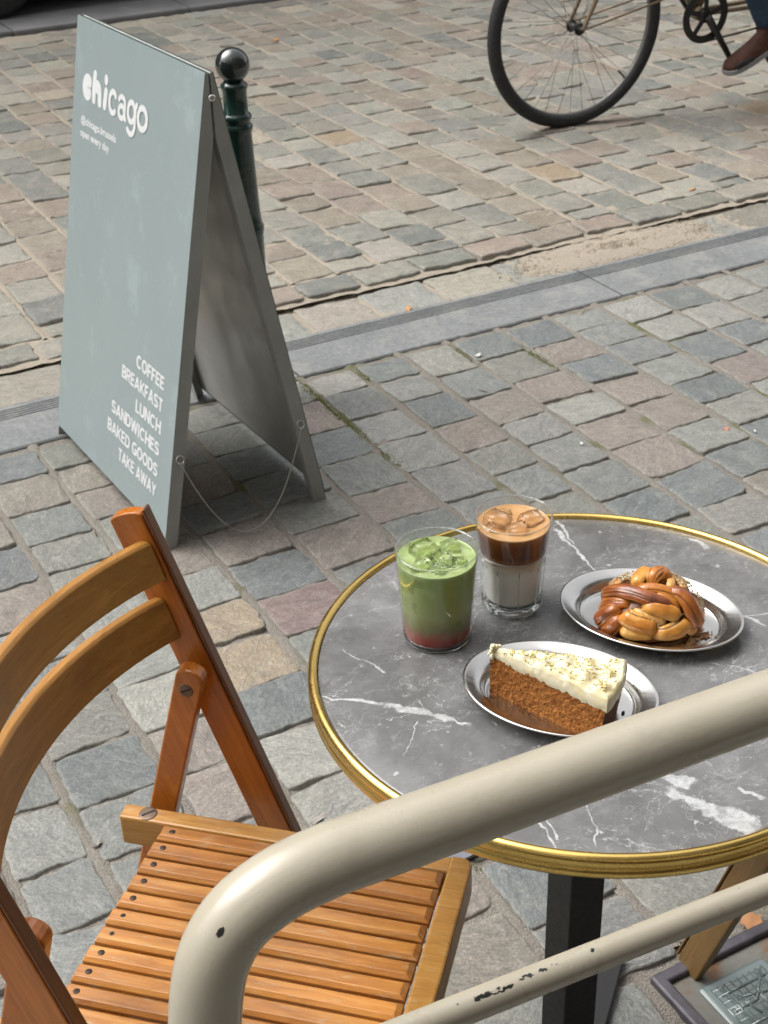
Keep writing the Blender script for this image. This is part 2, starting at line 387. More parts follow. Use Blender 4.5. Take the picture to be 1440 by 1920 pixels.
RW = {'B': .9, 'D': 2.6, 'G': 3.8, 'L': 3.0, 'P': 2.6, 'O': 3.4, 'K': 2.4, 'T': .08, 'Y': .2}
rd = Setts()
PWK = 1.0
x = -2.6
while x < 8.5:                                            # edge course, set lengthwise
    ln = rng.uniform(.19, .225); y0 = 3.695 + rng.uniform(-.006, .006)
    rd.add(x, x + ln - .010, y0, 3.815, .004 + rng.normal(0, .002), colour_for(x, x+ln, y0, 3.81, SPECR, RW) * ROADK, 1.3, 1.4); x += ln
x = 1.83 - .152 * 29; i = 0; RL = []
while x < 8.5:
    wd = rng.uniform(.148, .158); y = 3.835 + (.09 if i % 2 else 0) + rng.uniform(-.02, .02)
    if i % 2: rd.add(x + .006, x + wd - .006, 3.832, y - .012, 0, pick(RW) * ROADK, 1.2, 1.2)
    while y < 7.55:
        ln = rng.uniform(.155, .215)
        wx = .012 * math.sin(y * 1.7 + i * .5)
        y1 = min(y + ln - rng.uniform(.003, .008), 7.6)
        rd.add(x + wx + rng.uniform(.0005, .005), x + wd + wx - rng.uniform(.0005, .005), y, y1, rng.normal(0, .0024), colour_for(x, x+wd, y, y1, SPECR, RW) * ROADK, 1.3, 1.4)
        y += ln
    RL.append(((lambda xb, ii: (lambda y: xb + .012 * math.sin(y * 1.7 + (ii - .5) * .5)))(x, i), 1.0))
    x += wd; i += 1
rd.build('road', stone_road)
gt = Setts(); GW = {'Y': 3, 'L': 1.5, 'O': 1.6, 'K': 1}
for (ya, yb, zz) in ((3.468, 3.668, -.016), (7.625, 7.775, -.004)):
    x = -2.6
    while x < 8.5:
        ln = rng.uniform(.19, .25); c = pick(GW)
        gt.add(x, x + ln - .009, ya + rng.uniform(-.004, .004), yb, zz + rng.normal(0, .002), c, 1.4, 1.3); x += ln
gt.build('gutter', stone)

pave_sand = mat_sand('joint_grit', (.20, .18, .155), (.29, .265, .23), (.44, .41, .36), moss=.75)
road_sand = mat_sand('road_sand', (.38, .33, .265), (.48, .42, .34), (.60, .53, .43))
def sheet(name, x0, x1, y0, y1, z, mat, step=.03, amp=.0025, holes=None):
    nx, ny = int((x1 - x0) / step), int((y1 - y0) / step)
    X, Y = np.meshgrid(np.linspace(x0, x1, nx + 1), np.linspace(y0, y1, ny + 1))
    Z = z + amp * (np.sin(X * 31 + 2 * np.sin(Y * 17)) * np.cos(Y * 27 + 1.3 * np.sin(X * 23)) + .7 * rng.normal(0, 1, X.shape))
    V = np.stack([X.ravel(), Y.ravel(), Z.ravel()], 1); W = nx + 1
    fs = []
    for j in range(ny):
        for i in range(nx):
            if holes:
                cx, cy = x0 + (i + .5) * (x1 - x0) / nx, y0 + (j + .5) * (y1 - y0) / ny
                if holes[0] < cx < holes[1] and holes[2] < cy < holes[3]: continue
            fs.append((j*W+i, j*W+i+1, (j+1)*W+i+1, (j+1)*W+i))
    me = bpy.data.meshes.new(name); me.from_pydata(V.tolist(), [], fs); me.materials.append(mat)
    me.polygons.foreach_set('use_smooth', [True] * len(fs))
    o = bpy.data.objects.new(name, me); COL.objects.link(o); return tag(o, kind='structure')
sheet('joint_bed', -2.6, 6.2, -.6, 3.215, -.0078, pave_sand, .022, .0022, (CEL[0] + .03, CEL[1] - .02, CEL[2], CEL[3] - .03))
sheet('road_bed', -2.6, 8.5, 3.67, 7.79, -.0075, road_sand, .03, .0020)
def ribbons(name, lines, mat, z, w_, y0, y1, step):
    vs = []; fs = []
    for (fn, ww) in lines:
        ys = np.arange(y0, y1, step)
        for k, y in enumerate(ys):
            b = len(vs); xx = fn(y)
            for q in range(5):
                o_ = (q / 2 - 1); vs.append((xx + o_ * ww * w_, y, z - .0035 * abs(o_) + rng.normal(0, .0014)))
            if k: fs += [(b-5+q, b-4+q, b+1+q, b+q) for q in range(4)]
    me = bpy.data.meshes.new(name); me.from_pydata(vs, [], fs); me.materials.append(mat); me.polygons.foreach_set('use_smooth', [True]*len(fs))
    o = bpy.data.objects.new(name, me); COL.objects.link(o); return tag(o, kind='structure')
def pline(i):
    def fn(y):
        wx = .010 * math.sin(y * 2.1 + i * .7) * (i % 2 + .5)
        if y > 2.7: wx *= (3.19 - y) / .5
        return xs[i] + wx
    return fn
for lo, hi in ((-.6, CEL[2]), (CEL[2], CEL[3] + .01), (CEL[3] + .01, 3.2)):
    L_ = [(pline(i), 1.0) for i in range(1, len(xs)) if not (hi < 1.2 and lo > 0 and CEL[0] - .02 < xs[i] < CEL[1] + .02)]
    ribbons('joint_grit', L_, pave_sand, -.0014, .013, lo, hi + .02, .02)
ribbons('road_sand', RL, road_sand, -.0016, .010, 3.83, 7.6, .03)
sheet('gutter_sand', -2.6, 8.5, 3.44, 3.70, -.0215, road_sand, .02, .0022)
# bluestone kerb with a grooved edge strip
blue = NT('bluestone'); c_ = blue.coord(); a_ = blue.noise(warp(blue, c_, 5, .2), 6, 7, .68); f_ = blue.noise(c_, 190, 4, .7)
b_ = blue.mix(a_, (.13, .14, .148), (.31, .32, .322))
b_ = blue.mix(blue.framp(blue.noise(c_, 70, 5, .75), .40, .62), blue.mix(1, b_, (.80, .81, .80), 'MULTIPLY'), blue.mix(1, b_, (1.18, 1.18, 1.16), 'MULTIPLY')); b_ = blue.mix(blue.framp(blue.noise(warp(blue, c_, 9, .08), 5, 7, .75), .52, .66, 0, .6), b_, (.37, .36, .33))
b_ = blue.mix(blue.framp(blue.noise(blue.mapping(c_, rot=(0, 0, .6), scale=(1, 9, 1)), 14, 6, .7), .60, .68, 0, .5), b_, (.47, .47, .46))
b_ = blue.mix(blue.framp(f_, .55, .75, 0, .4), b_, (.42, .42, .41)); b_ = blue.mix(blue.framp(blue.noise(c_, 60, 4, .7), .64, .7, 0, .5), b_, (.07, .075, .08))
blue.set(base=b_, rough=.62, normal=blue.bump(blue.math('ADD', f_, a_), .35, .002))
kb = MB(); x = -2.6
joints = [-2.6, -1.5, -.55, .42, 1.45, 2.52, 3.55, 4.6, 5.65, 6.7, 7.75, 8.5]
prof = [(3.208, -.03), (3.208, -.004), (3.212, .0005), (3.372, .001)]
yy = 3.372
for k in range(5):
    prof += [(yy + .001, .001), (yy + .003, -.0035), (yy + .0055, -.0035), (yy + .0075, .001), (yy + .0125, .001)]; yy += .0125
prof += [(3.447, .0005), (3.452, -.005), (3.452, -.06)]
for a, b in zip(joints[:-1], joints[1:]):
    a2, b2 = a + .003, b - .003; n_ = len(prof)
    vs = [(a2, y, z) for y, z in prof] + [(b2, y, z) for y, z in prof]
    kb.add(vs, [(i, n_ + i, n_ + i + 1, i + 1) for i in range(n_ - 1)] + [tuple(range(n_)), tuple(range(n_, 2*n_))[::-1]], False)
tag(kb.build('kerb', blue.m), kind='structure')
# far kerb and far pavement, ground to the horizon
grey = mat_plain('far_bluestone', (.235, .235, .235), .7, var=.25, nscale=6, bump=.4, bscale=90)
kb = MB()
for k in range(12): kb.bbox((-3 + k * 1.0 + .004, 7.80, -.05), (-2 + k * 1.0 - .004, 8.17, .022))
tag(kb.build('far_kerb', grey, bevel=.01), kind='structure')
kb = MB(); kb.bbox((-30, 8.175, -.05), (30, 11.9, .018)); tag(kb.build('far_pavement', mat_plain('far_paving', (.16, .16, .155), .8, var=.3, nscale=3, bump=.4, bscale=60)), kind='structure')
kb = MB(); kb.add([(-150, -150, -.075), (150, -150, -.075), (150, 150, -.075), (-150, 150, -.075)], [(0, 1, 2, 3)], False)
tag(kb.build('ground', mat_plain('ground_stone', (.2, .195, .18), .9, var=.2, nscale=2)), kind='structure')
kb = MB()
kb.bbox((-30, -1.3, -.06), (-2.65, 3.2, -.004)); kb.bbox((6.25, -1.3, -.06), (30, 3.2, -.004)); kb.bbox((-2.6, -1.3, -.06), (6.2, -.62, -.004))
tag(kb.build('side_pavement', mat_plain('side_paving', (.24, .24, .23), .85, var=.3, nscale=6, bump=.5, bscale=60)), kind='structure')
kb = MB(); kb.bbox((-30, 3.46, -.06), (-2.65, 7.79, -.006)); kb.bbox((8.55, 3.46, -.06), (30, 7.79, -.006))
tag(kb.build('side_road', mat_plain('side_roadstone', (.27, .26, .24), .85, var=.3, nscale=6, bump=.5, bscale=60)), kind='structure')

# grit and little stones in the joints: uncountable
def grit(name, pts, mat, smin, smax):
    vs = []; fs = []; 
    for (x, y, z) in pts:
        s_ = rng.uniform(smin, smax); b = len(vs); q = rng.normal(0, .25, (6, 3))
        P = np.array([(1,0,0),(-1,0,0),(0,1,0),(0,-1,0),(0,0,.7),(0,0,-.7)]) + q
        a = rng.uniform(0, 6.28); ca, sa = math.cos(a), math.sin(a)
        for p in P: vs.append((x + s_ * (p[0]*ca - p[1]*sa), y + s_ * (p[0]*sa + p[1]*ca), z + s_ * p[2] * .7))
        fs += [tuple(b + k for k in f) for f in ((0,2,4),(2,1,4),(1,3,4),(3,0,4),(2,0,5),(1,2,5),(3,1,5),(0,3,5))]
    me = bpy.data.meshes.new(name); me.from_pydata(vs, [], fs); me.materials.append(mat)
    o = bpy.data.objects.new(name, me); COL.objects.link(o); return tag(o, kind='stuff')
P_ = []
for k in range(9000):
    i = rng.randint(15, len(xs) - 14); y = rng.uniform(.7, 3.1); wx = .010 * math.sin(y * 2.1 + i * .7) * (i % 2 + .5)
    xx = xs[i] + wx + rng.normal(0, .0055)
    if CEL[0] < xx < CEL[1] and y < CEL[3]: continue
    P_.append((xx, y, -.0055))
grit('joint_gravel', P_, mat_plain('grit_stone', (.36, .33, .28), .9, var=.45, nscale=45), .0007, .0022)
P_ = []
cen = g(1180, 470)
for k in range(5200):
    t = rng.normal(0, 1, 2); xx = cen[0] + t[0] * .17; yy = 3.575 + t[1] * .05
    if 3.46 < yy < 3.70: P_.append((xx, yy, -.012 + .010 * math.exp(-t[0]**2 - t[1]**2) + rng.uniform(-.002, .004)))
for k in range(2500):
    P_.append((rng.uniform(.5, 4.2), rng.choice([3.458, 3.676]) + rng.normal(0, .006), -.016))
for k in range(2600):
    P_.append((rng.uniform(1.2, 5), rng.uniform(3.7, 6), -.002))
grit('gutter_gravel', P_, mat_plain('pale_grit', (.52, .44, .33), .95, var=.4, nscale=60), .0014, .0042)
P_ = []
for k in range(3600):
    i = [9 + 0, 0][0]; c0 = [(1.432, 3.08, .10), (1.436, 2.92, .09), (1.60, 3.12, .05), (1.90, 3.10, .06), (2.06, 2.98, .06), (.395, 2.75, .12), (.40, 2.45, .10), (1.44, 2.70, .06), (.90, 1.5, .05)][rng.choice(9, p=[.26, .2, .06, .08, .08, .12, .1, .06, .04])]
    P_.append((c0[0] + rng.normal(0, .0065), c0[1] + rng.normal(0, c0[2] * .7), rng.uniform(-.003, .0008)))
grit('moss', [p for p in P_ if p[1] < 3.2], mat_plain('moss_green', (.17, .19, .045), .95, var=.4, nscale=60), .0009, .0024)
sm = MB()                                                   # the mound of sand over the gutter
nx, ny = 46, 14; vs = []
for j in range(ny + 1):
    for i in range(nx + 1):
        a, b = i / nx * 2 - 1, j / ny * 2 - 1; hgt = max(0, 1 - a*a) ** .7 * max(0, 1 - b*b) ** .6
        vs.append((cen[0] + a * .40 + .02 * math.sin(b * 5), 3.572 + b * .118, -.022 + .021 * hgt + rng.normal(0, .0016) * (hgt > .1)))
sm.add(vs, [(j*(nx+1)+i, j*(nx+1)+i+1, (j+1)*(nx+1)+i+1, (j+1)*(nx+1)+i) for j in range(ny) for i in range(nx)])
tag(sm.build('loose_sand', road_sand), kind='structure')

# ------------------------------------------------------------------ unseen buildings added on both sides of the street for reflections and dimmer surroundings
plaster = mat_plain('warm_brick', (.19, .115, .075), .85, var=.3, nscale=8, bump=.3, bscale=60)
trim = mat_plain('pale_trim', (.45, .42, .37), .7, var=.1)
dark_front = mat_plain('light_cut_front', (.045, .026, .015), .6, var=.2)
pane_m = NT('window_pane').set(base=(.03, .035, .04), rough=.08, spec=.7)
def building(y, sgn, label, h=9.5, x0=-14, x1=16, mat=None):
    t = empty('building', (0, y, 0)); tag(t, label, 'building')
    b = MB(); b.bbox((x0, 0 if sgn > 0 else -.4, 0), (x1, .4 if sgn > 0 else 0, h)); b.build('wall', mat or plaster, t)
    b = MB(); yb = -.05 * sgn; b.bbox((x0, min(yb, 0) - .0, h), (x1, max(yb, 0) + .2, h + .3)); b.build('cornice', trim, t)
    for fl in range(3):
        for k in range(11):
            xx = x0 + 1.4 + k * 2.7; z0 = .9 + fl * 3.1; f = MB()
            ya, yb2 = (-.05, -.003) if sgn > 0 else (.003, .05)
            f.bbox((xx - .08, ya, z0 - .08), (xx, yb2, z0 + 2.08)); f.bbox((xx + 1.3, ya, z0 - .08), (xx + 1.38, yb2, z0 + 2.08))
            f.bbox((xx, ya, z0 - .08), (xx + 1.3, yb2, z0)); f.bbox((xx, ya, z0 + 2), (xx + 1.3, yb2, z0 + 2.08)); f.bbox((xx + .62, ya, z0), (xx + .68, yb2, z0 + 2))
            fo = f.build('window', trim, t); q = MB(); ym = (ya + yb2) / 2; q.bbox((xx, ym - .006, z0), (xx + .62, ym + .006, z0 + 2)); q.bbox((xx + .68, ym - .006, z0), (xx + 1.3, ym + .006, z0 + 2))
            q.build('pane', pane_m, fo)
    return t
building(11.9, 1, 'unseen brown brick terrace added for reflections along the far side of the cobbled street')
building(-.62, -1, 'unseen dark brown cafe front added behind the camera to cut light from that side', h=6.0, mat=dark_front)  # added dark and close, so faces turned this way fall into shade
#@OBJECTS

# ------------------------------------------------------------------ A-board
board_paint = NT('board_paint'); c_ = board_paint.coord()
b_ = board_paint.mix(board_paint.noise(board_paint.mapping(c_, scale=(1, 1, .5)), 6, 5, .6), (.285, .352, .358), (.335, .398, .400))
b_ = board_paint.mix(board_paint.framp(board_paint.noise(board_paint.mapping(c_, scale=(1, 3, .6)), 9, 6, .7), .56, .68, 0, .35), b_, (.45, .55, .55))
b_ = board_paint.mix(board_paint.framp(board_paint.noise(c_, 110, 3, .7), .70, .76, 0, .5), b_, (.58, .66, .66))
rn = board_paint.math('ABSOLUTE', board_paint.math('SUBTRACT', board_paint.noise(board_paint.mapping(c_, scale=(1, 2.4, .35)), 3.5, 4, .5), .5))
b_ = board_paint.mix(board_paint.framp(rn, 0, .003, .14, 0), b_, (.55, .63, .62))
board_paint.set(base=b_, rough=.42, spec=.5)
steel = NT('galvanised_sheet'); c_ = steel.coord()
b_ = steel.mix(steel.noise(c_, 7, 6, .65), (.50, .495, .475), (.62, .61, .585)); b_ = steel.mix(steel.framp(steel.noise(c_, 3.3, 5, .7), .5, .72, 0, .3), b_, (.20, .18, .15))
steel.set(base=b_, metal=.55, rough=steel.framp(steel.noise(c_, 12, 5, .6), .3, .7, .38, .62))
frame_m = mat_plain('board_frame', (.33, .345, .325), .5, metal=.15, var=.15, nscale=9)
dark_green = mat_plain('green_enamel_edge', (.04, .075, .07), .4)
bright = NT('bright_steel').set(base=(.62, .62, .60), metal=1, rough=.25)
white_let = mat_plain('white_lettering', (.80, .82, .82), .55, var=.05, nscale=120)

BB = np.array([.986, 3.234]); BY = R_(-87.26); BW = .656; BL = 1.010; SP = .1932; GAP = .0085
ab = empty('sandwich_board', (BB[0], BB[1], 0), BY)
tag(ab, 'pale grey-green metal A-frame cafe sign with white lettering standing on the setts', 'sandwich board')
# local: X along the board's width, -Y is the lettered side (n = local -Y), Z up
def board_panel(sgn):
    """returns matrix mapping panel coords (u, v down the slope, w outward) to the board's local frame"""
    top = Vector((0, -sgn * GAP, BL * math.cos(SP)))
    U = Vector((1, 0, 0)); V = Vector((0, -sgn * math.sin(SP), -math.cos(SP))); W = U.cross(V) * (1 if True else 1)
    if (W.y < 0) != (sgn > 0): W = -W
    m = Matrix.Identity(4)
    for i in range(3): m[i][0] = U[i]; m[i][1] = V[i]; m[i][2] = W[i]; m[i][3] = top[i]
    return m
def xform(mb, m):
    mb.v = [tuple(m @ Vector(p)) for p in mb.v]; 
    if m.to_3x3().determinant() < 0: mb.f = [f[::-1] for f in mb.f]
    return mb
for sgn in (1, -1):
    m = board_panel(sgn)
    b = MB(); b.bbox((.0, 0, -.0015), (BW, BL - (.028 if sgn > 0 else .02), .0))
    pnl = xform(b, m).build('front_panel' if sgn > 0 else 'back_panel', [board_paint.m if sgn > 0 else dark_green], ab)
    b = MB(); b.bbox((.002, .002, -.0045), (BW - .002, BL - .03, -.0018)); xform(b, m).build('inner_sheet', steel.m, pnl)
    fr = MB(); dp = .030
    for xa, xb in ((0, .0022), (BW - .0022, BW)):                 # tapered cheeks of the folded steel frame
        fr = MB(); poly = [(0, -.0016), (0, -.0070), (.125, -dp), (BL, -dp), (BL, -.0016)]
        fr.add([(xa, v, w_) for v, w_ in poly] + [(xb, v, w_) for v, w_ in poly], [(0, 1, 2, 3, 4), (9, 8, 7, 6, 5)] + [(i, 5 + i, 5 + (i+1) % 5, (i+1) % 5) for i in range(5)], False)
        li = (.0025, .027) if xa == 0 else (BW - .027, BW - .0025)
        fr.bbox((li[0] - .0008, .125, -dp), (li[1], BL, -dp + .002)); xform(fr, m).build('frame_side', frame_m, ab)
    q = m.to_3x3() @ Vector((1, 0, 0))
    # hinge stud and eyelets on the outer side of the frame
    for uu in (BW, 0):
        e_ = MB(); s2 = 1 if uu else -1
        c0 = m @ Vector((uu + .001 * s2, .045, -.017)); e_.tube([c0, c0 + Vector((.004 * s2, 0, 0)), c0 + Vector((.006 * s2, 0, 0))], [.0075, .007, .003], 16)
        e_.build('hinge_stud', bright.m if isinstance(bright, NT) else bright, ab)
    e_ = MB(); c0 = m @ Vector((BW + .004, .79, -.016)); ring = [c0 + Vector((math.sin(a) * .0035, math.cos(a) * .0085, -math.sin(a) * .0085 - .005)) for a in np.linspace(0, 2*PI, 20, endpoint=False)]
    e_.tube(ring, .0013, 8, closed=True); e_.build('eyelet', bright, ab)
# dark folded strip over the hinge
b = MB(); hz = BL * math.cos(SP); b.bbox((.003, -.0060, hz - .030), (BW - .003, .0066, hz - .0035)); b.build('hinge_strip', dark_green, ab, bevel=.002)
# sagging cord between the eyelets
cf = board_panel(1) @ Vector((BW + .004, .80, -.016)); cb = board_panel(-1) @ Vector((BW + .004, .80, -.016))
pts = []
zf = .012
for t in np.linspace(0, 1, 26):
    p = cf.lerp(cb, t); sag = (1 - (2 * t - .86) ** 2 / (1.14 ** 2 if t > .43 else .86 ** 2)); 
    pts.append(Vector((p.x + .045 * math.sin(PI * t), p.y, max(zf, cf.z - (cf.z - zf) * min(1, max(0, sag)) ** 1.0 - .0))))
cm = MB(); cm.tube(pts, .0011, 6); cm.build('cord', mat_plain('cord_wire', (.42, .40, .36), .5, metal=.5), ab)

# lettering ---------------------------------------------------------------
def flat_strokes(strokes, m, name, parent, mat, z=.0006):
    mb = MB()
    for k, (pts, r) in enumerate(strokes):
        P = [Vector((p[0], p[1], z + k * .00006)) for p in pts]; n = len(P)
        if n == 1:
            mb.add([P[0] + Vector((math.cos(a) * r[0], math.sin(a) * r[1], 0)) for a in np.linspace(0, 2*PI, 24, endpoint=False)], [tuple(range(24))], False); continue
        L = []; R2 = []
        for i in range(n):
            d = (P[min(i+1, n-1)] - P[max(i-1, 0)]).normalized(); N = Vector((-d.y, d.x, 0)); L.append(P[i] + N * r); R2.append(P[i] - N * r)
        mb.add(L + R2, [(i, n + i, n + i + 1, i + 1) for i in range(n - 1)], False)
        if (P[0] - P[-1]).length > 1e-4:
            for c0 in (P[0], P[-1]):
                mb.add([c0 + Vector((math.cos(a) * r, math.sin(a) * r, .00002)) for a in np.linspace(0, 2*PI, 20, endpoint=False)], [tuple(range(20))], False)
    xform(mb, m); o = mb.build(name, mat, parent)
    return o
def arc(cx, cy, rx, ry, a0, a1, n=22): return [(cx + rx * math.cos(R_(a)), cy + ry * math.sin(R_(a))) for a in np.linspace(a0, a1, n)]
# panel coords: u right, v down. "chicago"
st = []
BLN = .170; XH = .117
st += [(arc(.0805, .141, .0165, .0168, 313, 47), .0122), ([(.073, .141)], (.010, .015))]
st += [([(.122, .106), (.118, .135), (.121, .160)], .0098), (smooth_path([(.124, .135, 0), (.134, .126, 0), (.146, .128, 0), (.152, .140, 0), (.155, .160, 0)], 6), .0105), ([(.138, .132)], (.012, .013))]
st += [([(.186, .105)], (.0105, .0115)), ([(.188, .130), (.184, .160)], .0100)]
st += [(arc(.2290, .1435, .0195, .0222, 318, 50, 26), .0062)]
st += [(arc(.2780, .1535, .0150, .0128, 0, 360, 28), .0056), (smooth_path([(.262, .130, 0), (.270, .1235, 0), (.283, .1225, 0), (.292, .128, 0), (.2945, .139, 0), (.2945, .158, 0), (.300, .165, 0)], 6), .0056)]
st += [(arc(.3300, .1425, .0180, .0200, 0, 360, 32), .0060), (smooth_path([(.356, .1235, 0), (.351, .130, 0), (.350, .150, 0), (.3505, .170, 0), (.343, .184, 0), (.329, .1875, 0), (.314, .181, 0)], 6), .0060)]
st += [(arc(.3880, .1440, .0225, .0215, 0, 360, 32), .0066)]
st = [([(p[0], p[1]) for p in P], r) for P, r in st]
mF = board_panel(1)
let = flat_strokes(st, mF, 'lettering', ab, white_let)
GL = {  # unit cap height, v up; (width, strokes)
 'A': (.78, [[(.08, 0), (.39, 1.0)], [(.39, 1.0), (.70, 0)], [(.20, .30), (.58, .30)]]), 'B': (.66, [[(.09, 0), (.09, 1)], [(.05, .92), (.34, .92)], [(.05, .50), (.38, .50)], [(.05, .08), (.36, .08)], ['arc', .34, .715, .21, .205, 90, -90], ['arc', .36, .29, .225, .21, 90, -90]]),
 'C': (.74, [['arc', .39, .5, .30, .42, 45, 315]]), 'D': (.72, [[(.09, 0), (.09, 1)], [(.05, .92), (.32, .92)], [(.05, .08), (.32, .08)], ['arc', .30, .5, .33, .42, 90, -90]]),
 'E': (.58, [[(.09, 0), (.09, 1)], [(.05, .92), (.54, .92)], [(.05, .51), (.50, .51)], [(.05, .08), (.55, .08)]]), 'F': (.56, [[(.09, 0), (.09, 1)], [(.05, .92), (.53, .92)], [(.05, .49), (.47, .49)]]),
 'G': (.78, [['arc', .40, .5, .31, .42, 45, 340], [(.42, .44), (.75, .44)], [(.69, .48), (.69, .04)]]), 'H': (.72, [[(.09, 0), (.09, 1)], [(.63, 0), (.63, 1)], [(.05, .51), (.66, .51)]]), 'I': (.26, [[(.13, 0), (.13, 1)]]),
 'K': (.72, [[(.09, 0), (.09, 1)], [(.12, .34), (.60, 1.0)], [(.28, .52), (.64, 0)]]), 'L': (.55, [[(.09, 0), (.09, 1)], [(.05, .08), (.52, .08)]]), 'N': (.72, [[(.09, 0), (.09, 1)], [(.63, 0), (.63, 1)], [(.09, .96), (.63, .04)]]),
 'O': (.80, [['arc', .40, .5, .31, .42, 0, 360]]), 'R': (.70, [[(.09, 0), (.09, 1)], [(.05, .92), (.38, .92)], [(.05, .47), (.38, .47)], ['arc', .37, .695, .22, .225, 90, -90], [(.38, .47), (.58, 0)]]),
 'S': (.66, [['arc', .33, .715, .235, .205, 20, 270], ['arc', .33, .285, .245, .215, 90, -160]]), 'T': (.62, [[(.31, 0), (.31, 1)], [(.02, .92), (.60, .92)]]), 'U': (.70, [[(.09, 1), (.09, .34)], [(.61, 1), (.61, .34)], ['arc', .35, .35, .26, .27, 180, 360]]),
 'W': (1.04, [[(.07, 1), (.29, 0)], [(.29, 0), (.52, .98)], [(.52, .98), (.75, 0)], [(.75, 0), (.97, 1)]]), 'Y': (.70, [[(.06, 1), (.35, .42)], [(.64, 1), (.35, .42)], [(.35, 0), (.35, .48)]]), ' ': (.28, [])}
def bold_text(body, u0, u1, v, cap):
    x = 0; segs = []
    for ch_ in body:
        w_, st_ = GL[ch_]
        for q in st_:
            pts = [(x + p_[0], p_[1]) for p_ in q] if q[0] != 'arc' else [(x + q[1] + q[3] * math.cos(R_(a)), q[2] + q[4] * math.sin(R_(a))) for a in np.linspace(q[5], q[6], 18)]
            segs.append(pts)
        x += w_ + .055
    k = (u1 - u0) / (x - .055); mb = MB(); r = .104
    for n_i, P in enumerate(segs):
        L = []; Rr = []; n = len(P)
        for i in range(n):
            a, b2 = P[max(i-1, 0)], P[min(i+1, n-1)]; d = np.array(b2) - np.array(a); d = d / np.hypot(*d); N = np.array([-d[1], d[0]]) * r
            for LL, sg in ((L, 1), (Rr, -1)):
                q = np.array(P[i]) + N * sg; LL.append((u0 + q[0] * k, v - min(1, max(0, q[1])) * cap, .0006 + (n_i % 9) * .00003))
        mb.add(L + Rr, [(i, i + 1, n + i + 1, n + i) for i in range(n - 1)], False)
    return xform(mb, mF).build('lettering', white_let, ab)
def text(body, u0, u1, v, cap, align_r=False, off=.0, name='lettering', z=.0006):
    cu = bpy.data.curves.new('t', 'FONT'); cu.body = body; cu.size = 1; cu.offset = off; cu.resolution_u = 3
    o = bpy.data.objects.new('t', cu); COL.objects.link(o)
    dg = bpy.context.evaluated_depsgraph_get(); me = bpy.data.meshes.new_from_object(o.evaluated_get(dg)); bpy.data.objects.remove(o)
    V = np.array([v_.co[:] for v_ in me.vertices]); fs = [tuple(p.vertices) for p in me.polygons]; bpy.data.meshes.remove(me)
    xa, xb = V[:, 0].min(), V[:, 0].max(); capn = .729
    mb = MB(); mb.add([(u0 + (p[0] - xa) / (xb - xa) * (u1 - u0), v - p[1] / capn * cap, z) for p in V], [f[::-1] for f in fs], False)
    return xform(mb, mF).build(name, white_let, ab)
text('@chicago.brussels', .052, .257, .2235, .0165, off=.032)
text('open every day', .052, .222, .2525, .0165, off=.034)
for body, ul, vt in (('COFFEE', .443, .6355), ('BREAKFAST', .370, .6855), ('LUNCH', .455, .7355), ('SANDWICHES', .325, .7865), ('BAKED GOODS', .309, .8360), ('TAKE AWAY', .380, .8830)):
    bold_text(body, ul, .590, vt + .0295, .0300)

# ------------------------------------------------------------------ bollard
enamel = NT('green_enamel'); c_ = enamel.coord()
enamel.set(base=enamel.mix(enamel.noise(c_, 12, 5, .6), (.009, .036, .028), (.018, .056, .044)), rough=enamel.framp(enamel.noise(c_, 30, 4, .6), .35, .7, .16, .34), coat=.5)
ball_m = NT('dark_ball').set(base=(.022, .030, .027), rough=.16, coat=1)
bl = empty('bollard', (1.307, 3.162, 0)); tag(bl, 'dark green cast bollard with a round ball top behind the A-frame sign', 'bollard')
pr = [(.062, -.03), (.060, .10), (.056, .14), (.048, .16), (.0445, .20), (.0445, .44), (.047, .452), (.047, .464), (.043, .470), (.0400, .50), (.0345, .66), (.0335, .690), (.0345, .697), (.0372, .703), (.0372, .709), (.034, .714),
      (.0318, .718), (.0330, .722), (.0362, .727), (.0362, .733), (.0325, .738), (.0285, .742), (.0285, .788), (.0298, .795), (.0318, .800), (.0318, .806), (.026, .811), (.022, .815)]
b = MB(); b.lathe(pr, n=48); b.build('post', enamel.m, bl)
b = MB(); b.lathe([(.0405 * math.sin(a), .850 - .0405 * math.cos(a)) for a in np.linspace(.3, PI - .001, 26)], n=48, cap1=True); b.build('ball', ball_m, bl)

# ------------------------------------------------------------------ cafe table
TC = (.763, .987)
marble = NT('grey_marble'); c_ = marble.coord(); cw = warp(marble, c_, 9, .05); cw2 = warp(marble, c_, 26, .03)
base_ = marble.noise(warp(marble, c_, 5, .15), 7, 8, .70)
b_ = marble.ramp(base_, [(.30, (.095, .094, .093)), (.46, (.145, .144, .143)), (.58, (.20, .20, .202)), (.72, (.29, .29, .295))])
b_ = marble.mix(marble.framp(marble.noise(cw2, 40, 6, .75), .48, .72, 0, .35), b_, (.22, .22, .22))
def generic_vein(sc, wdt, amt, msc, off):
    v = marble.math('ABSOLUTE', marble.math('SUBTRACT', marble.noise(marble.mapping(cw, loc=off, scale=(1, 1.6, 1)), sc, 6, .62, 1.4), .5))
    mk = marble.framp(marble.noise(marble.mapping(c_, loc=off), msc, 4, .6), .50, .64)
    return marble.math('MULTIPLY', marble.math('MULTIPLY', marble.framp(v, 0, wdt, 1, 0), mk), amt)
b_ = marble.mix(generic_vein(6, .006, .75, 7, (3, 1, 0)), b_, (.62, .62, .61))
b_ = marble.mix(generic_vein(9, .004, .8, 6, (13, 2, 0)), b_, (.60, .60, .59))
b_ = marble.mix(generic_vein(16, .012, .45, 8, (5, 21, 0)), b_, (.48, .48, .48))
b_ = marble.mix(generic_vein(13, .012, .5, 8, (8, 11, 0)), b_, (.055, .055, .055))
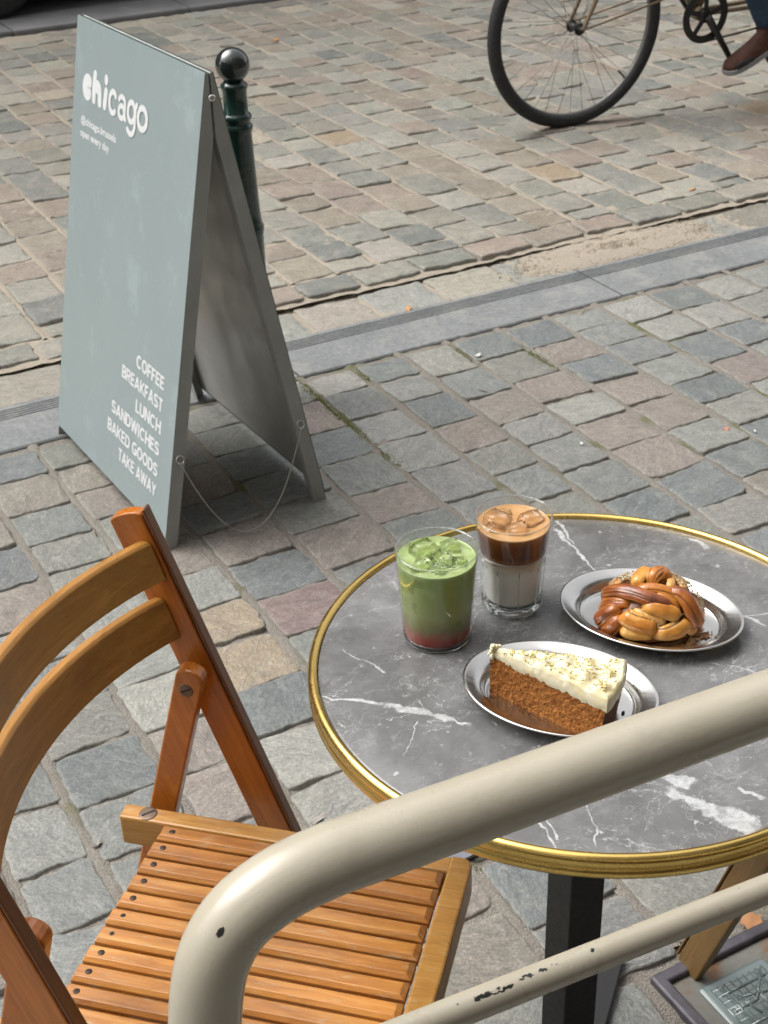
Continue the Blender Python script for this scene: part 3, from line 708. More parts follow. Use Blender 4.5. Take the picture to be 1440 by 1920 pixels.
b_ = marble.mix(generic_vein(11, .007, .7, 9, (7, 4, 0)), b_, (.60, .60, .60))
b_ = marble.mix(generic_vein(24, .010, .6, 12, (1, 9, 0)), b_, (.55, .55, .54))
b_ = marble.mix(marble.framp(marble.noise(cw2, 95, 3, .6), .67, .72, 0, .8), b_, (.52, .52, .50))
def seg_vein(b_in, p0, p1, w0, w1, amt=.9, wob=.011, col=(.60, .61, .61)):
    """a vein between two points on the table top (pixels of the photograph), tapering"""
    a = g(*p0, .735)[:2] - np.array(TC); b = g(*p1, .735)[:2] - np.array(TC); d = b - a; L = float(np.hypot(*d)); an = math.atan2(d[1], d[0])
    v = marble.mapping(warp(marble, c_, 30, wob * 2.0), loc=(0, 0, 0)); 
    sx = marble.node('ShaderNodeVectorMath', operation='SUBTRACT'); marble.link(v, sx.inputs[0]); sx.inputs[1].default_value = (a[0], a[1], 0)
    rot = marble.node('ShaderNodeVectorRotate', rotation_type='Z_AXIS'); marble.link(sx.outputs[0], rot.inputs['Vector']); rot.inputs['Angle'].default_value = -an
    X, Y, _ = marble.sep(rot.outputs[0])
    t = marble.math('DIVIDE', X, L); inr = marble.math('MULTIPLY', marble.framp(t, 0, .06), marble.framp(t, .94, 1, 1, 0))
    wd = marble.framp(t, 0, 1, w0, w1); wd = marble.math('MULTIPLY', wd, marble.framp(marble.noise(c_, 38, 4, .7), .35, .65, .35, 1.35))
    q = marble.math('DIVIDE', marble.math('ABSOLUTE', Y), wd); msk = marble.math('MULTIPLY', marble.framp(q, .75, 1.05, 1, 0), inr)
    return marble.mix(marble.math('MULTIPLY', marble.math('MULTIPLY', msk, amt), marble.framp(marble.noise(c_, 75, 5, .75), .36, .60, .30, 1)), b_in, col)
for p0, p1, w0, w1 in (((600, 1303), (720, 1318), .0008, .0045), ((715, 1318), (880, 1358), .0070, .0020), ((1195, 1432), (1300, 1475), .0015, .011), ((1250, 1480), (1420, 1560), .006, .017), ((1380, 1475), (1440, 1500), .002, .004),
                       ((1040, 990), (1125, 1080), .0032, .0008), ((1045, 975), (1075, 1020), .003, .001), ((1010, 1540), (1040, 1590), .0022, .0014), ((1027, 1540), (1046, 1575), .001, .002), ((1100, 1500), (1115, 1592), .0008, .0005),
                       ((1330, 1120), (1440, 1175), .001, .0028), ((1370, 1160), (1440, 1150), .0006, .0012), ((1330, 1240), (1440, 1265), .0005, .0018), ((1290, 1010), (1330, 1030), .0025, .004), ((780, 1350), (755, 1420), .0012, .0004),
                       ((640, 1220), (725, 1258), .0005, .0014), ((1340, 1440), (1300, 1400), .001, .0004)):
    b_ = seg_vein(b_, p0, p1, w0, w1)
marble.set(base=b_, rough=marble.framp(marble.noise(c_, 26, 4, .6), .3, .7, .20, .34), spec=.5, normal=marble.bump(marble.noise(c_, 140, 3, .6), .04, .001))
brass = NT('brass'); c_ = brass.coord()
brass.set(base=brass.mix(brass.framp(brass.noise(c_, 18, 5, .65), .35, .7), (.74, .52, .17), (.66, .45, .13)), metal=1, rough=brass.framp(brass.noise(c_, 60, 4, .6), .3, .7, .22, .30))
black_metal = mat_plain('black_powdercoat', (.014, .0135, .0135), .45, var=.08, nscale=60, spec=.45)
tb = empty('cafe_table', (TC[0], TC[1], 0)); tag(tb, 'round cafe table with grey veined marble top and brass rim holding drinks and plates', 'table')
b = MB(); b.lathe([(.001, .735), (.2, .735), (.286, .735), (.2884, .7344), (.2890, .7335), (.2890, .716), (.001, .716)], n=160); o = b.build('tabletop', marble.m, tb)
b = MB(); b.lathe([(.2895, .713), (.2895, .7352), (.2905, .7375), (.2925, .7390), (.2950, .7393), (.2975, .7381), (.2993, .7357), (.3000, .7325), (.2998, .7290), (.2990, .7265), (.2978, .7252), (.2984, .7240), (.2995, .7225), (.3000, .7195), (.2998, .7165), (.2985, .7140), (.2970, .7130), (.2895, .7128)], n=192)
b.build('rim', brass.m, tb)
b = MB(); b.bbox((-.025, -.022, .012), (.023, .026, .700)); b.build('column', black_metal, tb, bevel=.0022, seg=3)
b = MB(); b.bbox((-.13, -.13, .7005), (.13, .13, .7155)); b.build('top_plate', black_metal, tb, bevel=.002)
for k in range(4):
    a = R_(42 + 90 * k); b = MB(); rm = Matrix.Rotation(a, 3, 'Z')
    b.box(rm @ Vector((.150, 0, .0085)), (.245, .052, .008), rm); b.build('foot', black_metal, tb, bevel=.002)

# small flat metal strip lying on the setts beyond the table
a_, b2_ = g(862, 1617, .004), g(930, 1583, .004)
an = math.atan2(b2_[1] - a_[1], b2_[0] - a_[0]); b = MB(); b.box((0, 0, 0), (.14, .045, .006)); o = b.build('metal_strip', mat_plain('blued_steel', (.23, .24, .27), .4, metal=.5, var=.2), bevel=.001)
o.location = ((a_[0] + b2_[0]) / 2 + .02 * -math.sin(an), (a_[1] + b2_[1]) / 2 + .02 * math.cos(an), .0065); o.rotation_euler = (0, 0, an)
tag(o, 'short flat blue-grey metal strip on the setts between chair seat and table edge', 'metal strip')

# ------------------------------------------------------------------ folding wooden chairs
red_wood = mat_wood('orange_varnished_wood', ((.31, .080, .008), (.50, .150, .014), (.64, .22, .028)), .30, rot=(0, R_(18.5), 0), stretch=(70, 70, 3), coat=.35)
arc_wood = mat_wood('brown_bent_wood', ((.26, .110, .018), (.40, .185, .032), (.58, .29, .070)), .38, stretch=(40, 5, 60), coat=.12)
seat_wood = mat_wood('honey_slat_wood', ((.25, .088, .017), (.48, .195, .034), (.68, .345, .085)), .36, stretch=(5, 75, 75), coat=.18, wear=.55)
edge_wood = mat_wood('golden_seat_edge', ((.30, .13, .025), (.45, .22, .045), (.58, .33, .09)), .40, stretch=(6, 60, 60), coat=.15, wear=.5)
strip_wood = mat_wood('dark_edge_strip', ((.10, .030, .008), (.17, .055, .012), (.25, .09, .022)), .34, rot=(0, R_(18.5), 0), stretch=(70, 70, 3), coat=.3)
olive_wood = mat_wood('weathered_leg_wood', ((.17, .095, .028), (.25, .145, .048), (.36, .22, .085)), .5, rot=(0, R_(18.5), 0), stretch=(60, 60, 4), coat=.05)
_n = NT.__new__(NT); _n.m = seat_wood; _n.t = seat_wood.node_tree; _n.n = _n.t.nodes; _n.p = _n.n['Principled BSDF']; _n.out = _n.n['Material Output']
_w = _n.node('ShaderNodeTexWhiteNoise', noise_dimensions='1D'); _n.link(_n.math('FLOOR', _n.math('DIVIDE', _n.math('SUBTRACT', _n.sep(_n.coord())[1], .0030), .02755)), _w.inputs['W'])
_b = _n.p.inputs['Base Color'].links[0].from_socket
_n.link(_n.mix(_w.outputs['Value'], _n.mix(1, _b, (.80, .76, .70), 'MULTIPLY'), _n.mix(1, _b, (1.16, 1.17, 1.18), 'MULTIPLY')), _n.p.inputs['Base Color'])
bolt_m = mat_plain('brown_bolt', (.20, .135, .095), .5, metal=.45, var=.3, nscale=80)
screw_m = mat_plain('dark_screw', (.055, .040, .032), .5, metal=.6, var=.3, nscale=200)
slot_m = mat_plain('screw_slot', (.01, .008, .007), .8)
def screw(parent, p, r, n=(0, 0, 1), ang=0.0, name='screw', mat=None):
    hk = .30 if name == 'bolt' else 1.0
    n = Vector(n).normalized(); q = n.to_track_quat('Z', 'Y').to_matrix(); b = MB()
    pr_ = [(r, 0), (r * .96, r * .18 * hk), (r * .7, r * .26 * hk), (r * .001, r * .30 * hk)]; b.lathe(pr_, n=20)
    b.v = [tuple(q @ Vector(v)) for v in b.v]; mb2 = MB(); rz = Matrix.Rotation(ang, 3, 'Z'); mb2.box((0, 0, r * .30 * hk), (r * 1.5, r * .22, r * .04), rz); k0 = len(b.v)
    b.add([q @ Vector(v) for v in mb2.v], mb2.f, False, 1); b.v = [tuple(Vector(v) + Vector(p)) for v in b.v]
    return b.build(name, [mat or screw_m, slot_m], parent)
def bar(p0, p1, wd, th, side=(0, 1, 0), round_end=0):
    """flat board from p0 to p1; wd across (in the plane normal to side), th along side"""
    p0, p1 = Vector(p0), Vector(p1); d = (p1 - p0).normalized(); s_ = Vector(side); w_ = d.cross(s_).normalized(); b = MB()
    L = (p1 - p0).length; prof = [(-wd/2, 0), (-wd/2, L)] ; pts = []
    k = 8
    top = [(-wd/2 + 0, L - round_end)] + [(-wd/2 * math.cos(PI * i / k), L - round_end + round_end * math.sin(PI * i / k)) for i in range(1, k)] + [(wd/2, L - round_end)] if round_end else [(-wd/2, L), (wd/2, L)]
    ring = [(-wd/2, 0)] + top + [(wd/2, 0)]
    n = len(ring); vs = [p0 + w_ * x + d * y + s_ * (th/2) for x, y in ring] + [p0 + w_ * x + d * y - s_ * (th/2) for x, y in ring]
    b.add(vs, [tuple(range(n)), tuple(range(n, 2*n))[::-1]] + [(i, n + i, n + (i+1) % n, (i+1) % n) for i in range(n)], False)
    return b
SZ = .45                                                   # top of the slats
def make_chair():
    # local frame: X = forward (d), -Y = the sitter's right (s)  -> y = -s
    t = empty('folding_chair')
    lean = .335
    def post_d(z): return .2465 - lean * z
    for sc, nm in ((-.0815, 1), (.3805, -1)):
        zt = .838; b = bar((post_d(0.0), -sc, 0.0), (post_d(zt), -sc, zt), .042, .016, (0, 1, 0), .007)
        # long groove along the front edge
        po = b.build('post', red_wood, t, bevel=.0022, seg=3)
        e0 = Vector((post_d(0.0) + .0238, -sc, .0085)); e1 = Vector((post_d(zt) + .0238, -sc, zt + .0075)); b = bar(e0, e1, .0036, .0162, (0, 1, 0)); b.build('edge_strip', strip_wood, po, bevel=.0018)
        ss = sc + (.0275 if sc < 0 else -.0275); b = bar((-.135, -ss, .0), (.0385, -ss, .652), .034, .020, (0, 1, 0), .013)
        st_ = b.build('rear_leg', red_wood, t, bevel=.0025)
        sg = 1 if sc < 0 else -1
        screw(st_, (.0305, -(ss + sg * .0101), .624), .0092, (0, -sg, 0), .5, 'bolt', bolt_m)
    for s0, s1 in ((-.0285, -.0045), (.305, .329)):
        b = MB(); b.bbox((-.060, -s1, SZ - .048), (.352, -s0, SZ - .0035)); r_ = b.build('seat_rail', seat_wood if False else edge_wood, t, bevel=.003)
        screw(r_, (-.026, -(s0 + s1) / 2, SZ - .0035), .0115, (0, 0, 1), .8, 'bolt', bolt_m)
    # front edge board with rounded corners
    pts = [(.350, .0285), (.366, .0285), (.3725, .0255), (.3760, .019), (.3768, .0), (.3785, -.150), (.3768, -.300), (.3760, -.3195), (.3725, -.3265), (.366, -.329), (.350, -.329)]
    n = len(pts); b = MB(); z0, z1 = SZ - .047, SZ - .001
    b.add([(x, y, z1) for x, y in pts] + [(x, y, z0) for x, y in pts], [tuple(range(n))[::-1], tuple(range(n, 2*n))] + [(i, (i+1) % n, n + (i+1) % n, n + i) for i in range(n)], False)
    b.build('front_edge', edge_wood, t, bevel=.003)
    b = MB(); b.bbox((.03, -.3048, SZ - .034), (.06, .0042, SZ - .0135)); b.bbox((.3, -.3048, SZ - .034), (.33, .0042, SZ - .0135)); b.build('cross_rail', seat_wood, t)
    st_ = MB(); N = 11; wd = .0238; pitch = .02755
    for k in range(N):
        s0 = -.0015 + k * pitch; s1 = s0 + wd; x0 = .001 - .0010 * k + random.uniform(-.0008, .0008); x1 = .3475 + random.uniform(-.0012, .0003); zz = SZ + random.uniform(-.0004, .0004)
        c = .0042; sl_ = .003
        A = [(x0, -s0, zz - .0125), (x1, -s0, zz - .0125), (x1, -s1, zz - .0125), (x0, -s1, zz - .0125)]
        B_ = [(x0, -s0, zz - .0045), (x1, -s0, zz - .0045), (x1, -s1, zz - .0045), (x0, -s1, zz - .0045)]
        C_ = [(x0 + .003, -s0 - c, zz), (x1 - .0062, -s0 - c, zz), (x1 - .0062, -s1 + c, zz), (x0 + .003, -s1 + c, zz)]
        st_.add(A + B_ + C_, [(3,2,1,0), (0,1,5,4), (1,2,6,5), (2,3,7,6), (3,0,4,7), (4,5,9,8), (5,6,10,9), (6,7,11,10), (7,4,8,11), (8,9,10,11)], False)
    seat = st_.build('seat', seat_wood, t, bevel=.0007, seg=2)
    for k in range(N):
        screw(seat, (.0175 - .001 * k + random.uniform(-.001, .001), -(-.0015 + k * pitch + wd / 2), SZ - .0006), .0040, (0, 0, 1), random.uniform(0, 3))
    # curved back slats
    for zc, hh, thk in ((.7815, .048, .0145), (.7040, .052, .0145)):
        b = MB(); rings = []; n = 44; dm = -.002 if zc > .75 else .007; tilt = -.30
        for i in range(n + 1):
            q = i / n; s_ = -.0735 + q * (.3725 + .0735); bow = -.062 * (1 - (2 * q - 1) ** 2) ** .92 if 0 < q < 1 else 0
            d0 = dm - .002 + bow; sl2 = .062 * 4 * (2 * q - 1) / .446
            # normal across the thickness in plan
            nx, ny = 1.0, sl2 * .5; L = math.hypot(nx, ny); nx, ny = nx / L, ny / L
            ring = []
            for (a, zz) in ((-thk/2, -hh/2), (thk/2, -hh/2), (thk/2, hh/2 - .003), (thk/2 - .003, hh/2), (-thk/2 + .003, hh/2), (-thk/2, hh/2 - .003)):
                ring.append((d0 + a * nx + zz * tilt, -(s_ - a * ny), zc + zz))
            rings.append(ring)
        vs = [p for r in rings for p in r]; m6 = 6
        b.add(vs, [(i*m6+k, i*m6+(k+1) % m6, (i+1)*m6+(k+1) % m6, (i+1)*m6+k) for i in range(n) for k in range(m6)] + [tuple(range(6))[::-1], tuple(range(n*6, n*6+6))], False)
        b.build('back_slat', arc_wood, t, bevel=.0012)
    # round stretcher between the front posts near the floor
    b = MB(); b.tube([(post_d(.16), .074, .16), (post_d(.16), -.373, .16)], .009, 14); b.build('stretcher', red_wood, t)
    b = MB(); b.tube([(-.145 + .266 * .12, .045, .12), (-.145 + .266 * .12, -.345, .12)], .009, 14); b.build('stretcher', red_wood, t)
    return t
def copy_tree(o, parent=None):
    c = o.copy(); COL.objects.link(c)
    if parent: c.parent = parent; c.matrix_parent_inverse = o.matrix_parent_inverse.copy()
    for ch in o.children: copy_tree(ch, c)
    return c
ch1 = make_chair(); ch2 = copy_tree(ch1)
ch1.location = (.364, 1.285, 0); ch1.rotation_euler = (0, 0, math.atan2(-.686, .727))
tag(ch1, 'orange-brown folding wooden chair with slatted seat and curved back in front of the sign', 'chair', 'folding chairs at the cafe table')
ch2.location = (1.1395, .846, 0); ch2.rotation_euler = (0, 0, R_(90))
for o_ in ch2.children:
    if o_.name.startswith('post'):
        o_.material_slots[0].link = 'OBJECT'; o_.material_slots[0].material = olive_wood
        for q_ in o_.children:
            if q_.name.startswith('edge_strip'): q_.material_slots[0].link = 'OBJECT'; q_.material_slots[0].material = olive_wood
tag(ch2, 'folding wooden chair whose leg stands on the cellar light under the table', 'chair', 'folding chairs at the cafe table')

# ------------------------------------------------------------------ cream railing
cream = NT('cream_gloss_paint'); c_ = cream.coord()
b_ = cream.mix(cream.noise(c_, 14, 5, .6), (.44, .395, .305), (.53, .485, .385))
b_ = cream.mix(cream.framp(cream.noise(warp(cream, c_, 30, .02), 22, 6, .75), .58, .70, 0, .35), b_, (.31, .275, .21))
b_ = cream.mix(cream.framp(cream.noise(cream.mapping(c_, scale=(1, 4, 4)), 90, 4, .7), .69, .73, 0, .6), b_, (.28, .25, .20))
def chip(b_in, p, rx, ry, rz, nz=120, amt=1.0, rot=0.0):
    v = cream.node('ShaderNodeVectorMath', operation='SUBTRACT'); cream.link(warp(cream, c_, nz, .006), v.inputs[0]); v.inputs[1].default_value = tuple(p)
    v2 = cream.node('ShaderNodeVectorRotate', rotation_type='Y_AXIS'); cream.link(v.outputs[0], v2.inputs['Vector']); v2.inputs['Angle'].default_value = rot
    m_ = cream.mapping(v2.outputs[0], scale=(1/rx, 1/ry, 1/rz)); L = cream.node('ShaderNodeVectorMath', operation='LENGTH'); cream.link(m_, L.inputs[0])
    return cream.mix(cream.framp(L.outputs['Value'], .85, 1.05, amt, 0), b_in, (.012, .012, .012))
RY = .638; Y0 = RY - .024
def on_tube(x, y, axis_pts, r):
    """first hit of the pixel's ray with the tube round the axis"""
    o = Vector((0, 0, H)); d = Vector(ray(x, y)); best = None
    for t in np.linspace(.7, 1.4, 1400):
        p = o + d * t
        dm = min(((p - (a + (b - a) * max(0, min(1, (p - a).dot(b - a) / (b - a).length_squared)))).length) for a, b in zip(axis_pts[:-1], axis_pts[1:]))
        if dm <= r: return p
    return o + d * 1.1
top_axis = smooth_path([(-0.02, RY, -.02), (.110, RY, .35), (.164, RY, .70), (.1865, RY, .845), (.1955, RY, .905), (.206, RY, .936), (.224, RY, .957), (.252, RY, .969), (.285, RY, .9725), (.317, RY, .971), (.405, RY, .966), (.666, RY, .952), (1.3, RY, .918), (2.2, RY, .870)], 10)
low_axis = [Vector(p) for p in ((.18, RY, .788), (.378, RY, .7695), (.517, RY, .7565), (.696, RY, .7395), (1.3, RY, .682), (2.2, RY, .60))]
chips_low = [((1110, 1781), .0028, .0018, .0014), ((940, 1855), .016, .0028, .0011), ((905, 1869), .010, .0035, .0017), ((985, 1832), .009, .002, .0009), ((1018, 1819), .006, .002, .0010), ((857, 1881), .0013, .0013, .0010), ((958, 1882), .0010, .001, .0010), ((1153, 1762), .0007, .0007, .0007), ((1386, 1665), .0008, .0008, .0006), ((1040, 1808), .004, .001, .0004)]
for (p, rx, ry, rz) in chips_low: b_ = chip(b_, on_tube(*p, low_axis, .0123), rx * .85, ry * .9, rz * .85, 200, rot=R_(-5.4))
b_ = chip(b_, on_tube(414, 1748, top_axis[20:80], .0245), .0034, .004, .0022, 160, rot=R_(55))
cream.set(base=b_, rough=cream.framp(cream.noise(c_, 20, 4, .6), .3, .7, .24, .36), coat=.35, normal=cream.bump(cream.math('ADD', cream.noise(c_, 45, 3, .6), cream.math('MULTIPLY', cream.noise(c_, 300, 3, .6), .25)), .14, .003))
rl = empty('railing', (0, 0, 0)); tag(rl, 'cream painted tubular railing with chipped paint crossing the foreground', 'railing')
b = MB(); b.tube(top_axis, .0245, 40); b.build('top_rail', cream.m, rl)
b = MB(); b.tube(smooth_path(low_axis, 4), .0123, 28); b.build('lower_rail', cream.m, rl)

# ------------------------------------------------------------------ cellar light (iron frame with pressed glass blocks)
iron = mat_plain('dark_iron', (.105, .098, .115), .42, metal=.35, var=.4, nscale=25, bump=.3, bscale=150)
conc = NT('rusty_concrete'); c_ = conc.coord(); b_ = conc.mix(conc.noise(c_, 9, 6, .7), (.14, .145, .13), (.24, .235, .21)); b_ = conc.mix(conc.framp(conc.noise(c_, 14, 6, .7), .52, .66), b_, (.24, .12, .055)); conc.set(base=b_, rough=.85, normal=conc.bump(conc.noise(c_, 120, 5, .7), .5, .003))
cl = empty('cellar_light', (.99, 1.105, 0)); tag(cl, 'cast iron framed pavement light with pressed glass blocks at the lower right', 'cellar light')
b = MB(); P1 = [(.004, 0), (.50, 0), (.50, -.70), (.004, -.70)]; P2 = [(.024, -.020), (.48, -.020), (.48, -.680), (.024, -.680)]
b.add([(x, y, .0065) for x, y in P1] + [(x, y, .0065) for x, y in P2] + [(x, y, -.03) for x, y in P1] + [(x, y, -.03) for x, y in P2], [(i, 4 + i, 4 + (i+1) % 4, (i+1) % 4) for i in range(4)] + [(i, (i+1) % 4, 8 + (i+1) % 4, 8 + i) for i in range(4)] + [(4 + i, 12 + i, 12 + (i+1) % 4, 4 + (i+1) % 4) for i in range(4)], False)
b.build('frame', iron, cl, bevel=.004, seg=3)
b = MB(); b.bbox((.0245, -.6795, -.03), (.4795, -.0205, -.0035)); b.build('concrete_bed', conc.m, cl)
gls = NT('pressed_glass').set(base=(.17, .225, .22), rough=.12, spec=.8, coat=.5)
for i in range(3):
    for j in range(4):
        x0, y0 = .052 + i * .128, -.047 - j * .128; b = MB()
        b.bbox((x0, y0 - .120, -.02), (x0 + .120, y0, .0015)); blk = b.build('glass_block', gls, cl, bevel=.006, seg=3); r_ = MB()
        q = np.random.RandomState(3 + i * 7 + j)
        for (ax, ay, bx_, by_) in ((.02, .03, .10, .03), (.02, .09, .10, .09), (.03, .02, .03, .10), (.09, .02, .09, .10), (.045, .045, .085, .055), (.05, .08, .04, .04), (.06, .06, .10, .02), (.02, .06, .06, .06), (.065, .105, .085, .07), (.02, .105, .06, .11), (.075, .04, .07, .085)):
            r_.tube([(x0 + ax, y0 - ay, .0012), (x0 + bx_, y0 - by_, .0012)], .0024, 8)
        for q5 in range(9): r_.tube([(x0 + .014 + .0115 * q5, y0 - .014, .0002), (x0 + .014 + .0115 * q5, y0 - .106, .0002)], .0022, 6)
        for q5 in range(8): r_.tube([(x0 + .014, y0 - .018 - .0118 * q5, .0000), (x0 + .106, y0 - .018 - .0118 * q5, .0000)], .0022, 6)
        r_.build('relief', gls, blk)

# litter on the ground ------------------------------------------------------
leafm = mat_plain('dry_leaf', (.50, .24, .10), .7, var=.25, nscale=60)
def leaf(p, size, rz, mat, label, cat, name, ob=1.0):
    b = MB(); n = 15; q = np.random.RandomState(int(size * 9999)); ring = []
    for k in range(n):
        a = 2 * PI * k / n; r = size * (1 + .22 * q.normal()) ; ring.append((r * math.cos(a), r * math.sin(a) * .72 * ob, .0022 * math.sin(3 * a) + .002))
    b.add(ring + [(0, 0, .0035)], [(k, (k+1) % n, n) for k in range(n)], True); b.add([(x, y, z - .001) for x, y, z in ring] + [(0, 0, .002)], [((k+1) % n, k, n) for k in range(n)], True)
    o = b.build(name, mat); o.location = p; o.rotation_euler = (0, 0, rz); return tag(o, label, cat)
leaf((*g(1412, 1735)[:2], .002), .021, .7, leafm, 'dry orange leaf beside the cellar light frame', 'leaf', 'leaf')
pinkm = mat_plain('terracotta_chip', (.55, .26, .17), .8)
leaf((*g(1362, 806)[:2], .001), .011, .3, pinkm, 'small pink terracotta chip on the setts right of the drinks', 'chip', 'brick_chip')
whitem = mat_plain('white_scrap', (.75, .73, .68), .7)
leaf((*g(897, 668)[:2], .002), .010, .3, whitem, 'small round white scrap near the bluestone kerb', 'scrap', 'paper_scrap')
leaf((*g(1090, 833)[:2], .001), .008, 1.3, whitem, 'tiny white scrap on an olive sett behind the coffee', 'scrap', 'paper_scrap', .5)
leaf((*g(1415, 810)[:2], .001), .009, .8, whitem, 'thin white scrap at the right edge of the setts', 'scrap', 'paper_scrap', .4)
orm = mat_plain('orange_peel', (.70, .33, .10), .7)
leaf((*g(765, 572)[:2], -.012), .018, .8, orm, 'pale orange scrap lying in the sandy gutter', 'scrap', 'peel_scrap', .5)
leaf((*g(518, 76)[:2], .004), .030, .8, orm, 'orange scrap far up the road near the sign top', 'scrap', 'peel_scrap', .6)
leaf((*g(1298, 357)[:2], .003), .018, .3, orm, 'small tan stub on the road near the loose sand', 'scrap', 'peel_scrap', .35)
tw = mat_plain('dry_twig', (.20, .13, .07), .8)
for k, (px, pyy, L_, a_, lab) in enumerate(((1100, 585, .05, .3, 'thin dry twig beside the moss strip near the kerb'), (180, 1000, .035, 1.4, 'short dry twig in the joint left of the chair back'), (905, 735, .03, 2.0, 'tiny dark twig on the setts behind the drinks'))):
    b = MB(); b.tube([(-L_/2, 0, 0), (-L_*.1, .003, .002), (L_/2, -.001, .0)], [.0012, .0014, .0008], 6); o = b.build('twig', tw); p = g(px, pyy); o.location = (p[0], p[1], .003); o.rotation_euler = (0, 0, a_); tag(o, lab, 'twig')
rockm = mat_plain('broken_stone', (.42, .39, .35), .85, var=.25, nscale=90)
leaf((*g(598, 1537)[:2], .001), .016, .2, rockm, 'pale broken stone flake in the joint left of the table', 'stone flake', 'stone_flake', .7)
leaf((*g(183, 1585)[:2], .001), .010, .5, rockm, 'small stone flake in the joint behind the chair back', 'stone flake', 'stone_flake', .5)

# ------------------------------------------------------------------ plates
TZ = .735
inox = NT('brushed_stainless'); c_ = inox.coord()
inox.set(base=inox.mix(inox.noise(c_, 30, 5, .6), (.52, .51, .49), (.66, .65, .63)), metal=1, rough=inox.framp(inox.noise(inox.mapping(c_, scale=(1, 9, 1)), 40, 4, .6), .3, .7, .17, .27), normal=inox.bump(inox.noise(inox.mapping(c_, scale=(1, 30, 1)), 60, 3, .6), .03, .0005))
def plate(c, ang, label, a=.101, k=.75):
    t = empty('oval_plate', (c[0], c[1], TZ), R_(ang)); tag(t, label, 'plate')
    top = [(.0001, .0024), (.30, .0023), (.60, .0022), (.735, .0022), (.755, .0024), (.770, .0034), (.785, .0062), (.800, .0098), (.820, .0125), (.850, .0143), (.90, .0160), (.96, .0178), (.985, .0184), (.996, .0180), (1.0, .0172)]
    bot = [(.998, .0164), (.985, .0172), (.96, .0168), (.90, .0150), (.85, .0133), (.81, .0110), (.785, .0070), (.770, .0020), (.755, .0010), (.0001, .0010)]
    b = MB(); b.lathe([(r * a, z) for r, z in top + bot], n=128, sy=k)
    b.build('dish', inox.m, t); return t
plate((.859, 1.011), -53.8, 'oval stainless steel plate under the twisted cinnamon bun')
plate((.694, .946), -52.5, 'oval stainless steel plate under the slice of cake')

# ------------------------------------------------------------------ cake
crumb = NT('orange_crumb'); c_ = crumb.coord(); v1 = crumb.voronoi(warp(crumb, c_, 160, .004), 330); v2 = crumb.noise(c_, 420, 5, .7)
b_ = crumb.ramp(crumb.noise(c_, 240, 6, .72), [(.30, (.30, .085, .014)), (.48, (.43, .155, .032)), (.68, (.58, .25, .06))])
b_ = crumb.mix(crumb.framp(v1, .0, .30, .65, 0), b_, (.13, .032, .007)); b_ = crumb.mix(crumb.framp(v2, .60, .75, 0, .6), b_, (.58, .27, .07))
b_ = crumb.mix(crumb.framp(crumb.noise(c_, 120, 3, .6), .68, .72, 0, .8), b_, (.07, .02, .006))
crumb.set(base=b_, rough=.85, spec=.25, sss=.0, normal=crumb.bump(crumb.math('ADD', crumb.noise(c_, 230, 5, .7), crumb.math('MULTIPLY', v1, .8)), .9, .004))
crust = NT('dark_crust'); c_ = crust.coord(); crust.set(base=crust.mix(crust.noise(c_, 150, 5, .7), (.060, .020, .008), (.20, .075, .022)), rough=.8, normal=crust.bump(crust.noise(c_, 260, 5, .7), .8, .003))
icing = NT('cream_icing'); c_ = icing.coord(); b_ = icing.mix(icing.framp(icing.noise(warp(icing, c_, 60, .02), 55, 5, .6), .42, .68), (.86, .80, .58), (.84, .70, .38))
b_ = icing.mix(icing.framp(icing.noise(c_, 75, 4, .6), .66, .72, 0, .7), b_, (.70, .45, .12))
icing.set(base=b_, rough=.48, sss=.15, sssr=(.01, .007, .004), ssss=.5, normal=icing.bump(icing.noise(c_, 230, 4, .6), .22, .002))
ck = empty('cake_slice', (.641, .990, TZ + .0024)); tag(ck, 'wedge of orange carrot cake with thick cream icing on an oval steel plate', 'cake')
Nn = np.array([.688, .862]) - np.array([.641, .990]); Ff = np.array([.741, .903]) - np.array([.641, .990])
def wedge_pt(q, r):
    """q 0 at the near cut, 1 at the far cut; r 0..1 along the radius"""
    a0, a1 = math.atan2(Nn[1], Nn[0]), math.atan2(Ff[1], Ff[0]); L0, L1 = np.hypot(*Nn), np.hypot(*Ff)
    a = a0 + (a1 - a0) * q; L = (L0 + (L1 - L0) * q) * r; return L * math.cos(a), L * math.sin(a)
hc = .0445
nz_ = lambda x, y, z, s: noise.noise(Vector((x * s, y * s, z * s)))
b = MB()
def cake_side(q, flip):
    n, m = 70, 26; vs = []
    for j in range(m + 1):
        for i in range(n + 1):
            r, h = i / n, j / m; rr = r * (1 - .045 * (1 - h) ** 1.0) + .012 * (1 - r); x, y = wedge_pt(q, max(.0, rr)); z = h * hc * (1 + .05 * math.sin(r * 4) * (h > .9))
            d = .0013 * nz_(x, y, z, 210) + .0010 * nz_(x + 5, y, z, 480) + .0009 * nz_(x, y + 9, z, 90)
            if j == 0: d += .0015 * abs(nz_(x, y, 0, 300))
            e = -1 if q < .5 else 1; a = math.atan2(y, x) if r > .01 else -1.0
            vs.append((x - math.sin(a) * d * e - (.004 * (1 - r) ** 12), y + math.cos(a) * d * e, z))
    fs = [(j*(n+1)+i, j*(n+1)+i+1, (j+1)*(n+1)+i+1, (j+1)*(n+1)+i) for j in range(m) for i in range(n)]
    b.add(vs, [f[::-1] for f in fs] if flip else fs, True)
cake_side(0, False); cake_side(1, True)
b.add([(*wedge_pt(0, 0), 0), (*wedge_pt(0, .955), 0), (*wedge_pt(.5, .955), 0), (*wedge_pt(1, .955), 0)], [(0, 3, 2, 1)], False)
b.build('sponge', crumb.m, ck)
b = MB(); n, m = 40, 18; vs = []
